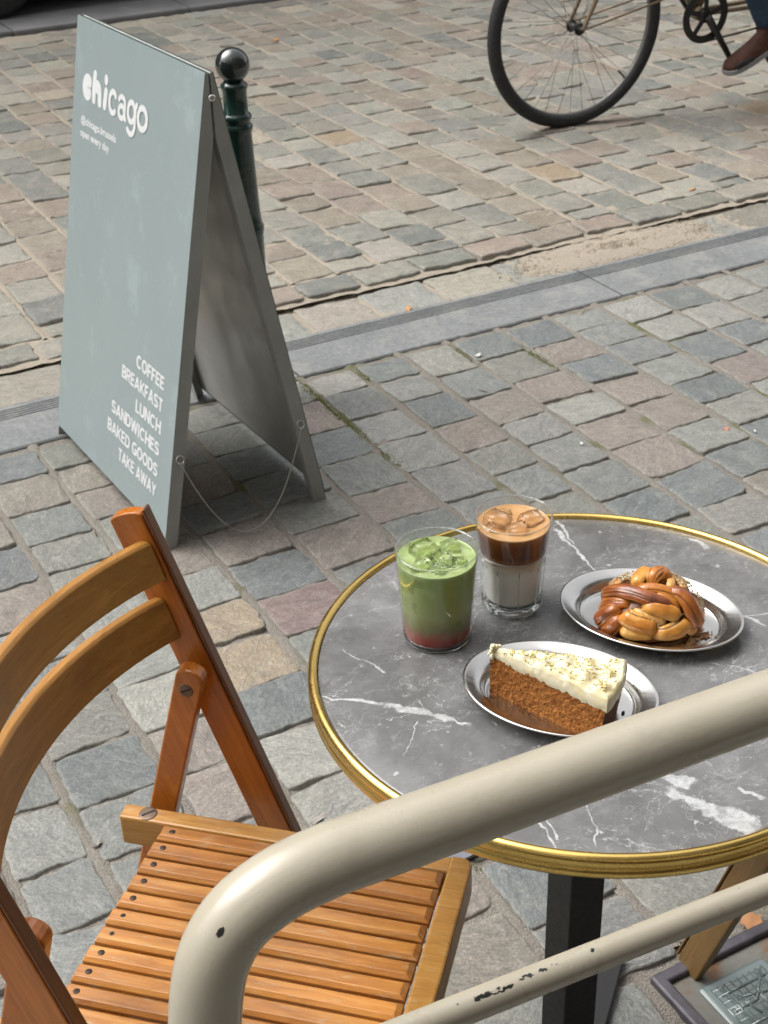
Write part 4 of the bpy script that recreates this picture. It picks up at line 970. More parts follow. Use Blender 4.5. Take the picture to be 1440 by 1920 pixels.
for j in range(m + 1):
    for i in range(n + 1):
        q, h = i / n, j / m; x, y = wedge_pt(q, .957 + .043 * h + .006 * math.sin(h * PI)); z = h * (hc + .001)
        d = .0008 * nz_(x, y, z, 260); L = math.hypot(x, y); vs.append((x * (1 + d / L), y * (1 + d / L), z))
b.add(vs, [(j*(n+1)+i, j*(n+1)+i+1, (j+1)*(n+1)+i+1, (j+1)*(n+1)+i) for j in range(m) for i in range(n)], True); b.build('crust', crust.m, ck)
# icing: swirled top sheet and the thick cut edge
n, m = 110, 70; vs = []
def ice_top(x, y, q, r):
    e = min(1, min(q, 1 - q) * r / .05 + .15, (1 - r) / .03 + .1)
    sw = 0
    for (cx, cy, rad) in ((.035, -.060, .016), (.055, -.083, .018), (.072, -.098, .015), (.040, -.088, .013), (.022, -.040, .013), (.066, -.070, .014), (.052, -.112, .012)):
        d = math.hypot(x - cx, y - cy); sw += .0036 * math.cos(d / rad * 4.2 + cx * 90) * math.exp(-(d / rad) ** 2)
    return hc + .0125 + .0035 * r + (sw + .0016 * nz_(x, y, 0, 110) + .0010 * nz_(x, y, 3, 260)) * (.4 + .6 * e) - .0045 * (1 - e) ** 2
for j in range(m + 1):
    for i in range(n + 1):
        q, r = j / m, i / n; x, y = wedge_pt(q, r * 1.01); vs.append((x, y, ice_top(x, y, q, r)))
W_ = n + 1; b = MB(); b.add(vs, [(j*W_+i, j*W_+i+1, (j+1)*W_+i+1, (j+1)*W_+i) for j in range(m) for i in range(n)], True)
for (seq, fl) in (([(0, i / n) for i in range(n + 1)], False), ([(j / m, 1) for j in range(m + 1)], False), ([(1, 1 - i / n) for i in range(n + 1)], False)):
    vs = []; 
    for (q, r) in seq:
        x, y = wedge_pt(q, r * 1.01); zt = ice_top(x, y, q, r); zb = hc - .0028 + .0024 * nz_(x, y, 1, 120) + .0012 * nz_(x, y, 4, 300)
        x2, y2 = wedge_pt(q, r * 1.006)
        dx, dy = (0, 0)
        if q in (0, 1): a = math.atan2(Nn[1], Nn[0]) if q == 0 else math.atan2(Ff[1], Ff[0]); sg = 1 if q == 0 else -1; dx, dy = math.sin(a) * sg, -math.cos(a) * sg
        else: L = math.hypot(x, y); dx, dy = x / L, y / L
        for h in range(6):
            tt = h / 5; bl_ = .0012 * math.sin(tt * PI) + .0006 * nz_(x, y, tt * .01, 200)
            vs.append((x + dx * bl_, y + dy * bl_, zt + (zb - zt) * tt))
    k = 6; N2 = len(seq); b.add(vs, [(i*k+h, i*k+h+1, (i+1)*k+h+1, (i+1)*k+h) for i in range(N2 - 1) for h in range(k - 1)], True)
# ragged tip of icing
q_ = np.random.RandomState(5)
for k in range(16):
    p = Vector((q_.normal(0, .0028) + .001, q_.normal(0, .0028) - .001, hc + q_.uniform(.0, .015))); r_ = q_.uniform(.0012, .0028)
    b.lathe([(r_ * math.sin(a), -r_ * math.cos(a)) for a in np.linspace(.01, PI - .01, 7)], p, 9)
b.build('icing', icing.m, ck)
zest = mat_plain('lemon_zest', (.84, .68, .24), .5, var=.2, nscale=200); herb = mat_plain('green_zest', (.10, .14, .035), .6)
b = MB(); q_ = np.random.RandomState(11)
for k in range(120):
    q, r = q_.uniform(.05, .95), math.sqrt(q_.uniform(.01, .93)); x, y = wedge_pt(q, r); a = q_.uniform(0, PI); L = q_.uniform(.002, .0062); pts = []
    for i in range(5):
        tt = i / 4 - .5; px, pyy = x + L * tt * math.cos(a + tt), y + L * tt * math.sin(a + tt); pts.append((px, pyy, ice_top(px, pyy, q, r) + .0004))
    b.tube(pts, .00055, 5)
b.build('zest', zest, ck)['kind'] = 'stuff'
b = MB()
for k in range(34):
    q, r = q_.uniform(.04, .96), math.sqrt(q_.uniform(.01, .96)); x, y = wedge_pt(q, r); z = ice_top(x, y, q, r) + .0003; s_ = q_.uniform(.0004, .0009)
    b.box((x, y, z), (s_ * 2.4, s_, s_), Matrix.Rotation(q_.uniform(0, 3), 3, 'Z'))
b.build('green_flecks', herb, ck)['kind'] = 'stuff'
cr_m = mat_plain('dark_crumb', (.03, .018, .008), .8)
p = g(840 + 788 / 2.4, 1040 + 712 / 2.4, TZ + .003); b = MB(); b.lathe([(.0021 * math.sin(a) * (1 + .3 * math.sin(3 * a)), -.0012 * math.cos(a)) for a in np.linspace(.01, PI - .01, 7)], (0, 0, 0), 7, rf=lambda a, z: 1 + .3 * math.sin(a * 2 + 1))
o = b.build('cake_crumb', cr_m); o.location = p + np.array([0, 0, .0005]); tag(o, 'dark crumb on the steel plate right of the cake slice', 'crumb')

# ------------------------------------------------------------------ cinnamon bun
dough = NT('baked_dough'); c_ = dough.coord(); tv = dough.attr('bake')
r_, g_, bb_ = dough.sep(tv)
b_ = dough.ramp(dough.math('ADD', r_, dough.math('MULTIPLY', dough.math('SUBTRACT', dough.noise(c_, 42, 4, .55), .5), .55)), [(.05, (.86, .56, .19)), (.30, (.78, .37, .065)), (.56, (.56, .19, .022)), (.84, (.30, .072, .010)), (1.0, (.14, .034, .008))])
b_ = dough.mix(dough.framp(dough.noise(c_, 300, 3, .6), .64, .70, 0, .25), b_, (.10, .03, .01))
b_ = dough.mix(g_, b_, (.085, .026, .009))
b_ = dough.mix(dough.math('MULTIPLY', bb_, dough.framp(dough.noise(c_, 330, 4, .7), .46, .60)), b_, (.60, .46, .28))
dough.set(base=b_, rough=dough.framp(bb_, 0, 1, .40, .8), coat=dough.framp(bb_, 0, 1, .40, 0), coatr=.22, spec=.5, sss=.0,
          normal=dough.bump(dough.math('ADD', dough.noise(c_, 120, 4, .6), dough.math('MULTIPLY', dough.math('MULTIPLY', bb_, dough.noise(c_, 360, 4, .7)), 2.0)), .35, .0025))
BC = np.array([.855, 1.006, TZ + .0035]); bn = empty('cinnamon_bun', tuple(BC)); tag(bn, 'glossy knotted cinnamon bun with sugar crumble on an oval steel plate', 'bun')
rgt = np.array([CR[0][0], CR[0][1], 0]); rgt /= np.linalg.norm(rgt); fw = np.array([-rgt[1], rgt[0], 0])
EA = np.array([.0560, .047, .0465]); EC = np.array([0, .004, .006])
def bun_hit(cx, cy, ins=0.0):
    """point of the bun's rounded body seen at a spot of the photograph"""
    px, pyx = 1100 + cx / 5.143, 1050 + cy / 5.143; k = ray(px, pyx); o = np.array([0, 0, H]) - BC
    R3 = np.array([rgt, fw, [0, 0, 1.]]); o2 = (R3 @ o - EC) / EA; k2 = (R3 @ k) / EA
    A, B, C = k2 @ k2, 2 * o2 @ k2, o2 @ o2 - 1; D = B * B - 4 * A * C
    t = (-B - math.sqrt(D)) / (2 * A) if D > 0 else -B / (2 * A)
    q = o2 + k2 * t; q = q / np.linalg.norm(q)
    p = q * (EA - ins) + EC; p[2] = max(p[2], .004); return R3.T @ p, R3.T @ (q / EA / np.linalg.norm(q / EA))
def strand(pts, rad, bake=.5, ins=.0, flat=.44, cin=0.0, sug=0.0, n=44, name='strand', k=9, lines=None):
    C_ = [bun_hit(x, y, ins * .5) for x, y in pts]; P = smooth_path([c[0] for c in C_], k); Nn_ = smooth_path([c[1] for c in C_], k)
    m = len(P); R1 = np.interp(np.linspace(0, 1, m), np.linspace(0, 1, len(rad)), rad) / 5.143 / 1780 * 1.50
    sd = pts[0][0] * .37
    if lines is None: lines = (((-.80, -.48, .70), (-.72, .35, .68), (-.62, .80))[int(sd * 3) % 3]) if bake > .38 else (-.86,)
    vs = []; cols = []
    for i in range(m):
        q = i / (m - 1); tuck = .0080 * (max(0, 1 - q / .22) ** 2 + max(0, 1 - (1 - q) / .22) ** 2)
        T = (P[min(i+1, m-1)] - P[max(i-1, 0)]).normalized(); N = Nn_[i]; N = (N - T * N.dot(T)).normalized(); B = T.cross(N)
        c0 = P[i] - N * tuck; e_ = min(i, m-1-i); end = math.sqrt(max(0.0, 1 - (1 - min(1, e_ / 4.0)) ** 2)) if e_ < 4 else 1
        for j in range(n):
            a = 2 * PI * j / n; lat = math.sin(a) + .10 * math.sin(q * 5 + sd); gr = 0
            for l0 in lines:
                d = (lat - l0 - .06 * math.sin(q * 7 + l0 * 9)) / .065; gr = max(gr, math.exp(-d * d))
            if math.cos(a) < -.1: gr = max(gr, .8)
            r = R1[i] * max(.06, end) * (1 - .13 * gr) * (1 + .10 * nz_(P[i].x + sd, P[i].y + a * .01, P[i].z, 75))
            p = c0 + (N * math.cos(a) * flat + B * math.sin(a)) * r; vs.append(p)
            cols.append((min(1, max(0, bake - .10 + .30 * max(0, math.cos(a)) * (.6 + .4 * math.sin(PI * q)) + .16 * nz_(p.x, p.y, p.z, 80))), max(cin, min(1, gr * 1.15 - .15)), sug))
    b = MB(); b.add(vs, [(i*n+j, i*n+(j+1) % n, (i+1)*n+(j+1) % n, (i+1)*n+j) for i in range(m-1) for j in range(n)] + [tuple(range(n))[::-1], tuple(range((m-1)*n, m*n))], True)
    o = b.build(name, dough.m, bn); a = o.data.color_attributes.new('bake', 'FLOAT_COLOR', 'POINT')
    a.data.foreach_set('color', np.array([(*c, 1) for c in cols], np.float32).ravel())
    s_ = o.modifiers.new('s', 'SUBSURF'); s_.levels = s_.render_levels = 1
    return o
# body
b = MB(); b.lathe([(math.sin(a), -math.cos(a)) for a in np.linspace(.001, PI - .001, 30)], n=48)
R3 = Matrix([list(rgt), list(fw), [0, 0, 1]]).transposed(); vs = []
for p in b.v:
    q = Vector((p[0] * (EA[0] - .0045) + EC[0], p[1] * (EA[1] - .0045) + EC[1], max(0.0, p[2] * (EA[2] - .0045) + EC[2]))); q *= 1 + .06 * nz_(q.x, q.y, q.z, 60); q.z = max(q.z, 0); vs.append(R3 @ q)
b.v = [tuple(v) for v in vs]; o = b.build('body', dough.m, bn); a = o.data.color_attributes.new('bake', 'FLOAT_COLOR', 'POINT')
a.data.foreach_set('color', np.tile(np.array([.70, .60, .10, 1], np.float32), len(o.data.vertices)))
U9 = 1.0
strand([(430, 135), (340, 150), (260, 190), (200, 250), (150, 330)], [40, 62, 66, 60, 35], .40, .006, .6, sug=1.0)
strand([(470, 250), (462, 180), (520, 110), (620, 84), (740, 90), (840, 130), (915, 200), (960, 270), (990, 330)], [20, 34, 42, 44, 44, 48, 50, 46, 30], .42, .004, .6, sug=.9)
strand([(480, 255), (500, 190), (560, 130), (630, 120)], [30, 52, 58, 36], .22, -.001, .8)
strand([(620, 215), (660, 165), (720, 150), (770, 195)], [40, 64, 66, 40], .42, -.003, .85)
strand([(800, 150), (820, 210), (800, 280)], [22, 34, 24], .10, .001, .6, sug=.6)
strand([(880, 190), (920, 240), (950, 300)], [22, 36, 26], .25, .0, .6, sug=.8)
strand([(440, 305), (560, 275), (700, 285), (830, 330), (900, 400), (960, 470)], [30, 40, 42, 44, 38, 25], .48, .0, .8)
strand([(130, 545), (150, 470), (230, 425), (330, 415), (420, 425)], [40, 44, 36, 30, 20], .55, .003, .7, lines=(-.6, -.1, .45))
strand([(128, 440), (190, 395), (300, 388), (420, 405)], [30, 30, 26, 18], .50, .001, .7)
strand([(150, 410), (190, 330), (290, 305), (420, 320), (560, 362), (680, 405), (790, 450), (880, 510)], [26, 44, 50, 54, 56, 50, 40, 22], .72, -.004, .78)
strand([(640, 330), (740, 365), (830, 430), (900, 520)], [26, 34, 34, 22], .42, -.001, .75)
strand([(760, 300), (860, 330), (935, 400), (990, 490), (1035, 590), (1040, 655)], [30, 52, 66, 70, 66, 40], .66, -.006, .8)
strand([(960, 345), (1060, 410), (1110, 500), (1120, 590), (1085, 660)], [18, 30, 34, 34, 20], .48, .001, .75)
strand([(1000, 350), (1105, 420), (1160, 510), (1165, 590), (1120, 670)], [16, 28, 30, 30, 18], .40, .003, .75)
strand([(1030, 345), (1130, 390), (1185, 480), (1190, 570)], [16, 26, 28, 20], .45, .006, .75, sug=.7)
strand([(120, 640), (150, 570), (230, 500), (330, 460)], [34, 66, 56, 24], .60, -.001, .85)
strand([(140, 650), (210, 660), (270, 610), (330, 520)], [30, 58, 58, 26], .58, .001, .85)
strand([(520, 440), (620, 455), (740, 480), (850, 530), (900, 560)], [24, 52, 60, 50, 22], .26, -.002, .75)
strand([(430, 465), (500, 515), (600, 560), (720, 585), (800, 595)], [18, 34, 40, 34, 16], .06, .003, .7, sug=.55)
strand([(350, 500), (400, 560), (500, 610), (620, 650), (690, 660)], [44, 68, 70, 56, 26], .30, .000, .85)
strand([(320, 640), (380, 690), (470, 715), (580, 725), (660, 720)], [32, 48, 46, 38, 20], .12, .002, .85)
strand([(640, 705), (740, 700), (850, 670), (940, 620), (975, 570)], [30, 52, 60, 58, 30], .24, -.001, .85)
strand([(620, 735), (760, 742), (900, 720), (980, 680)], [20, 34, 36, 22], .30, .004, .8)
strand([(940, 560), (985, 640), (1040, 690), (1100, 700)], [24, 36, 36, 26], .25, .004, .6, sug=.7)
# crumbs of nut crumble
b = MB(); q_ = np.random.RandomState(21)
for k in range(420):
    zone = q_.rand()
    if zone < .30: cx, cy = 330 + q_.normal(0, 60), 170 + q_.normal(0, 30)
    elif zone < .75: tt = q_.rand(); cx, cy = 640 + 340 * tt + q_.normal(0, 25), 80 + 190 * tt * tt + q_.normal(0, 22)
    elif zone < .9: cx, cy = 1100 + q_.normal(0, 50), 420 + q_.normal(0, 60)
    else: cx, cy = q_.uniform(300, 1000), q_.uniform(500, 680)
    p, nn_ = bun_hit(cx, cy, -.0035 if zone < .9 else -.004); s_ = q_.uniform(.0007, .0018)
    b.box(p, (s_ * 1.6, s_, s_), Matrix.Rotation(q_.uniform(0, 3), 3, Vector(q_.normal(0, 1, 3)).normalized()))
b.build('sugar_crumble', mat_plain('sugar_crumble', (.62, .50, .33), .6, var=.3, nscale=200), bn)['kind'] = 'stuff'
b = MB()
for k in range(60):
    p = g(1100 + q_.normal(1100, 55) / 5.143, 1050 + q_.normal(725, 18) / 5.143, TZ + .004) - BC; s_ = q_.uniform(.0008, .002)
    b.box(p, (s_ * 1.5, s_, s_), Matrix.Rotation(q_.uniform(0, 3), 3, Vector(q_.normal(0, 1, 3)).normalized()))
b.build('fallen_crumble', mat_plain('toffee_crumb', (.42, .22, .09), .6, var=.4, nscale=200), bn)['kind'] = 'stuff'

# ------------------------------------------------------------------ drinks
shell = mat_glassy('thin_glass', (.975, .985, .98)); sg_ = NT('solid_glass'); sg_.set(base=(.97, .99, .985), rough=0.0, trans=.97, ior=1.45); solid = sg_.m
def ice_m(name, tint, rough=.04): return mat_glass(name, tint, rough, 1.31)
def ice(parent, c, size, rot, mat, seed):
    q = np.random.RandomState(seed); bm = bmesh.new(); bmesh.ops.create_cube(bm, size=1)
    for v in bm.verts: v.co = Vector([v.co[i] * size[i] * (1 + q.uniform(-.16, .16)) for i in range(3)])
    bmesh.ops.bevel(bm, geom=bm.edges[:], offset=min(size) * .14, segments=2, affect='EDGES'); bmesh.ops.subdivide_edges(bm, edges=bm.edges[:], cuts=1)
    for v in bm.verts: v.co *= 1 + .04 * nz_(v.co.x + seed, v.co.y, v.co.z, 120)
    me = bpy.data.meshes.new('ice_cube'); bm.to_mesh(me); bm.free(); me.materials.append(mat); me.polygons.foreach_set('use_smooth', [True] * len(me.polygons))
    o = bpy.data.objects.new('ice_cube', me); COL.objects.link(o); o.parent = parent; o.location = c; o.rotation_euler = rot; return o
def liquid_mesh(rfun, z0, z1, n=96, wob=.0006, seed=0):
    b = MB(); zs = np.linspace(z0, z1, 40); b.lathe([(.0001, z0)] + [(rfun(z), z) for z in zs] + [(rfun(z1) - .0006, z1 + .0005), (rfun(z1) - .0018, z1 - .0002)], n=n)
    # top surface
    R = rfun(z1) - .0018; rings = 22; vs = []
    for j in range(rings + 1):
        r = R * (1 - j / rings)
        for k in range(n):
            a = 2 * PI * k / n; x, y = r * math.cos(a), r * math.sin(a); vs.append((x, y, z1 - .0002 + wob * nz_(x + seed, y, 0, 110) * min(1, j / 2)))
    b.add(vs, [(j*n+k, j*n+(k+1) % n, (j+1)*n+(k+1) % n, (j+1)*n+k) for j in range(rings) for k in range(n)], True); return b
# matcha
mt = empty('matcha_glass', (.646, 1.108, TZ)); tag(mt, 'straight glass of iced green matcha with a red layer at the bottom, nearest the chair', 'iced drink')
ro = lambda z: .0365 + (.0440 - .0365) * min(1, z / .11) ** .9
b = MB(); b.lathe([(ro(.0085), .0085)] + [(ro(z), z) for z in np.linspace(.012, .109, 26)] + [(ro(.11) - .0003, .1100), (ro(.11) - .0009, .1100)] + [(ro(z) - .0012, z) for z in np.linspace(.109, .1012, 4)], n=96); b.build('glass_wall', shell, mt)
b = MB(); b.tube([(( ro(.11) - .0007) * math.cos(a), (ro(.11) - .0007) * math.sin(a), .1103) for a in np.linspace(0, 2*PI, 96, endpoint=False)], .0009, 10, closed=True); b.build('rim', solid, mt)
b = MB(); b.lathe([(.0001, .0012), (.024, .0012), (.031, .0002), (.0345, .0004), (.0360, .0016), (ro(.004), .004), (ro(.0082), .0082), (ro(.0082) - .0022, .0080), (.028, .0064), (.0001, .0060)], n=96); b.build('base', solid, mt)
mm = NT('matcha_liquid'); c_ = mm.coord(); X, Y, Z = mm.sep(warp(mm, c_, 55, .010)); zz = mm.math('ADD', Z, mm.math('MULTIPLY', mm.math('SUBTRACT', mm.noise(c_, 36, 5, .65), .5), .012))
b_ = mm.ramp(mm.framp(zz, 0, .11), [(.07, (.30, .022, .010)), (.15, (.34, .045, .018)), (.215, (.30, .125, .045)), (.27, (.235, .225, .075)), (.42, (.35, .40, .14)), (.70, (.32, .41, .12)), (.86, (.28, .40, .10)), (.90, (.36, .46, .18)), (1.0, (.40, .48, .21))])
b_ = mm.mix(mm.framp(mm.noise(mm.mapping(c_, scale=(1, 1, .7)), 75, 5, .7), .56, .66, 0, .22), b_, (.42, .44, .20))
b_ = mm.mix(mm.framp(mm.noise(c_, 42, 2, .5), .64, .68, 0, .4), b_, (.12, .14, .035))
mm.set(base=b_, rough=.25, coat=.4, coatr=.04, sss=.12, sssr=(.006, .008, .002), ssss=.6)
liquid_mesh(lambda z: ro(z) - .0013, .0068, .1000, wob=.0014, seed=2).build('drink', mm.m, mt)
ig = ice_m('green_ice', (.84, .90, .66), .03)
for k, (x, y, z, sx, sy, sz, rx, ry, rz) in enumerate(((-.006, .016, .0985, .027, .024, .020, .25, .1, .3), (.022, .008, .0975, .024, .022, .020, -.35, .2, 1.2), (-.022, -.006, .0965, .024, .022, .020, .5, -.25, .6), (.004, -.010, .0965, .025, .021, .020, -.3, .35, 2.1), (.018, -.020, .0935, .020, .018, .016, .2, .4, .4), (-.010, -.025, .0935, .020, .018, .016, .6, .2, 1.4))):
    ice(mt, (x, y, z), (sx, sy, sz), (rx, ry, rz), ig, 40 + k)
bub = mat_plain('pale_bubbles', (.62, .72, .52), .25)
b = MB(); q_ = np.random.RandomState(4)
for k in range(150):
    a, r = q_.uniform(0, 6.28), q_.uniform(0, 1); x, y = -.004 + .009 * q_.normal(), -.016 + .007 * q_.normal(); rr = q_.uniform(.0004, .0011)
    if math.hypot(x, y) < .038: b.lathe([(rr * math.sin(t), -rr * math.cos(t)) for t in np.linspace(.01, PI - .01, 6)], (x, y, .1002), 8)
b.build('bubbles', bub, mt)['kind'] = 'stuff'
# iced latte
lt = empty('latte_glass', (.749, 1.118, TZ)); tag(lt, 'faceted glass of iced latte, brown coffee over white milk with ice', 'iced drink')
rc = lambda z: .0378 + (.0423 - .0378) * min(1, max(0, (z - .072) / .043))
NF = 9
def facet(a, z):
    k = min(1, max(0, (.072 - z) / .010)) if z > .058 else 1.0
    s_ = 2 * PI / NF; q = ((a + .2) % s_) - s_ / 2; f_ = math.cos(s_ / 2) / math.cos(q); return 1 + (f_ * 1.035 - 1) * k
rl_ = lambda z: .0330 + (.0372 - .0330) * min(1, max(0, z / .072))
prof_o = [(rl_(z) if z > .004 else rl_(z) - (.004 - z) * .35, z) for z in (.0003, .001, .0025, .005, .012, .025, .040, .054, .060, .064, .068, .0705)] + [(.0376, .0722)]
inn = [(rl_(z) - (.0034 if z < .055 else .0024), z) for z in (.0705, .060, .045, .030, .020, .0165, .0150)]
b = MB(); b.lathe([(.0001, .0022), (.022, .0022), (.028, .0003)] + prof_o + [(.0352, .0722)] + inn + [(.024, .0135), (.0001, .0132)], n=144, rf=lambda a, z: 1.0); 
# facet only the outer skin
pr_all = [(.0001, .0022), (.022, .0022), (.028, .0003)] + prof_o + [(.0352, .0722)] + inn + [(.024, .0135), (.0001, .0132)]
for j, (r, z) in enumerate(pr_all):
    if 3 <= j < 3 + len(prof_o):
        for k in range(144):
            a = 2 * PI * k / 144; f_ = facet(a, z); b.v[j*144+k] = (r * f_ * math.cos(a), r * f_ * math.sin(a), z)
rg = MB()
for k in range(NF):
    a = -.2 + 2 * PI * (k + .5) / NF; rg.tube([((rl_(z) * facet(a, z) - .0002) * math.cos(a), (rl_(z) * facet(a, z) - .0002) * math.sin(a), z) for z in (.013, .025, .040, .054, .062)], [.0007, .0007, .0006, .0005, .0002], 8)
    a2 = a + PI / NF; rg.tube([((.0372 - .0006) * math.cos(a + t * PI / NF), (.0372 - .0006) * math.sin(a + t * PI / NF), .0615 + .006 * math.cos(t * PI / 2)) for t in np.linspace(-1, 1, 9)], .00035, 6)
rg.build('facet_ridges', solid, lt)
b.build('faceted_jacket', shell, lt)
bs = MB(); prb = [(.0001, .0022), (.022, .0022), (.028, .0003)] + [(rl_(z) if z > .004 else rl_(z) - (.004 - z) * .35, z) for z in (.0003, .001, .0025, .005, .009, .0125)] + [(rl_(.013) - .003, .0128), (.0001, .0128)]
bs.lathe([(r - .0004, z + .0001) for r, z in prb], n=144)
for j, (r, z) in enumerate(prb):
    if 3 <= j < 9:
        for k in range(144):
            a = 2 * PI * k / 144; f_ = facet(a, z); bs.v[j*144+k] = ((r - .0004) * f_ * math.cos(a), (r - .0004) * f_ * math.sin(a), z + .0001)
bs.build('faceted_base', solid, lt)
b = MB(); b.lathe([(.0377, .0724)] + [(rc(z), z) for z in np.linspace(.074, .1142, 20)] + [(rc(.115) - .0003, .115), (rc(.115) - .0010, .115)] + [(rc(z) - .0013, z) for z in np.linspace(.1142, .1062, 4)], n=96); b.build('glass_wall', shell, lt)
b = MB(); b.tube([((rc(.115) - .0008) * math.cos(a), (rc(.115) - .0008) * math.sin(a), .1153) for a in np.linspace(0, 2*PI, 96, endpoint=False)], .0009, 10, closed=True); b.build('rim', solid, lt)
b = MB(); b.tube([(.0379 * math.cos(a), .0379 * math.sin(a), .0725) for a in np.linspace(0, 2*PI, 96, endpoint=False)], .0006, 8, closed=True); b.build('waist_ring', solid, lt)
lm = NT('latte_liquid'); c_ = lm.coord(); X, Y, Z = lm.sep(warp(lm, c_, 40, .0022))
b_ = lm.ramp(lm.framp(Z, 0, .12), [(.10, (.98, .97, .92)), (.48, (.98, .95, .88)), (.555, (.72, .56, .40)), (.61, (.26, .095, .030)), (.66, (.11, .026, .007)), (.80, (.15, .040, .010)), (.862, (.28, .09, .018)), (.872, (.62, .34, .13)), (.90, (.58, .40, .26)), (1.0, (.60, .43, .30))])
lm.set(base=b_, rough=.22, coat=.4, coatr=.04, sss=.06, sssr=(.008, .004, .002), ssss=.5)
def rin(z): return rl_(z) - .0036 if z < .058 else (rl_(z) - .0027 if z < .0715 else rc(z) - .0015)
liquid_mesh(rin, .0140, .1052, wob=.0007, seed=7).build('drink', lm.m, lt)
ib = ice_m('amber_ice', (.95, .86, .76), .02)
for k, (x, y, z, sx, sy, sz, rx, ry, rz) in enumerate(((-.014, .012, .1040, .029, .025, .018, .12, .1, .5), (-.006, -.015, .1035, .023, .022, .018, -.35, .25, 1.0), (.018, -.006, .1035, .026, .020, .018, .45, .2, .2), (-.024, -.002, .1020, .018, .018, .016, .2, .1, 1.3), (.004, .024, .1010, .018, .016, .014, .1, .3, .9))):
    ice(lt, (x, y, z), (sx, sy, sz), (rx, ry, rz), ib, 60 + k)

# ------------------------------------------------------------------ bicycle passing on the road
WX, WY, WR = 3.421, 4.771, .392
rubber = mat_plain('tyre_rubber', (.030, .029, .028), .75, var=.25, nscale=40, bump=.3, bscale=120); rim_m = NT('rim_alloy').set(base=(.20, .195, .185), metal=.9, rough=.55)
tan_m = mat_plain('beige_frame_paint', (.22, .165, .105), .4, metal=.2); dk = mat_plain('dark_components', (.025, .023, .022), .45, metal=.3); spoke_m = NT('spoke_steel').set(base=(.30, .29, .28), metal=1, rough=.35)
bk = empty('bicycle', (WX, WY, 0)); bk.rotation_euler = (R_(2.7), 0, R_(-2.9)); tag(bk, 'city bicycle rolling along the cobbled road at the upper right', 'bicycle')
def wheel(cx, parent, front=True):
    t = MB(); tr = .0265; n = 96
    t.tube([(cx + (WR - tr) * math.cos(a), 0, WR + (WR - tr) * math.sin(a)) for a in np.linspace(0, 2*PI, n, endpoint=False)], tr, 20, closed=True, up=(0, 1, 0)); wh = t.build('wheel', rubber, parent)
    wh.name = 'wheel'
    r_ = MB(); 
    def ringp(r, y, k=96): return [(cx + r * math.cos(a), y, WR + r * math.sin(a)) for a in np.linspace(0, 2*PI, k, endpoint=False)]
    prof = [(WR - .040, -.011), (WR - .040, .011), (WR - .052, .009), (WR - .056, 0), (WR - .052, -.009)]; vs = []
    for (r, y) in prof: vs += ringp(r, y)
    r_.add(vs, [(j*96+k, j*96+(k+1) % 96, ((j+1) % 5)*96+(k+1) % 96, ((j+1) % 5)*96+k) for j in range(5) for k in range(96)], True); r_.build('rim', rim_m, wh)
    s_ = MB()
    for k in range(36):
        a = 2 * PI * k / 36; sd_ = 1 if k % 2 else -1; a2 = a + (.9 if (k // 2) % 2 else -.9)
        s_.tube([(cx + .022 * math.cos(a2), sd_ * .030, WR + .022 * math.sin(a2)), (cx + (WR - .054) * math.cos(a), 0, WR + (WR - .054) * math.sin(a))], .0011, 6)
    s_.build('spokes', spoke_m, wh)['kind'] = 'stuff'
    h = MB(); h.tube([(cx, -.055, WR), (cx, -.052, WR), (cx, -.040, WR), (cx, -.034, WR), (cx, -.030, WR), (cx, -.026, WR), (cx, .026, WR), (cx, .030, WR), (cx, .040, WR), (cx, .052, WR), (cx, .055, WR)], [.008, .011, .011, .009, .024, .014, .014, .024, .010, .011, .008], 18); h.build('hub', dk, wh)
    v = MB(); a = R_(-42); v.tube([(cx + (WR - .054) * math.cos(a), 0, WR + (WR - .054) * math.sin(a)), (cx + (WR - .10) * math.cos(a), 0, WR + (WR - .10) * math.sin(a))], .0038, 8); v.build('valve', dk, wh)
wheel(0, bk); RHX = 1.275; wheel(RHX, bk)
b = MB()
for sd_ in (-1, 1):
    b.tube(smooth_path([(0, sd_ * .052, WR), (.055, sd_ * .052, WR + .12), (.12, sd_ * .050, WR + .32), (.16, sd_ * .04, WR + .43), (.17, 0, WR + .45)], 6), [.0085] * 6 + [.011] * 19, 12)
b.build('fork', tan_m, bk)
b = MB()
for sd_ in (-1, 1): b.tube([(.0, sd_ * .058, WR + .004), (.36, sd_ * .05, WR + .075), (.46, sd_ * .02, WR + .10)], .0048, 8)
b.build('mudguard_stay', tan_m, bk)
b = MB(); hd0, hd1 = Vector((.175, 0, WR + .47)), Vector((.235, 0, WR + .66)); bbp = Vector((.575, 0, .385)); st0, st1 = bbp, Vector((.80, 0, .98))
for p, q, r in ((hd0 - Vector((.01, 0, .03)), hd1, .019), (hd0 + Vector((.01, 0, .03)), bbp, .017), (hd1 - Vector((.005, 0, .03)), Vector((.75, 0, .83)), .014), (st0, st1, .015)): b.tube([p, q], r, 16)
b.tube([bbp + Vector((0, -.042, 0)), bbp + Vector((0, .042, 0))], .027, 18)
for sd_ in (-1, 1): b.tube([bbp + Vector((.02, sd_ * .03, 0)), (RHX - .02, sd_ * .06, WR)], .010, 10); b.tube([Vector((.77, sd_ * .02, .90)), (RHX, sd_ * .06, WR)], .008, 10)
b.build('frame', tan_m, bk)
b = MB(); cy = -.062; cc = Vector((bbp.x, cy, bbp.z)); R1, R0 = .108, .078; n = 60; vs = []
for (r, y) in ((R1, cy - .003), (R0, cy - .003), (R0, cy + .003), (R1, cy + .003)): vs += [(cc.x + r * math.cos(a), y, cc.z + r * math.sin(a)) for a in np.linspace(0, 2*PI, n, endpoint=False)]
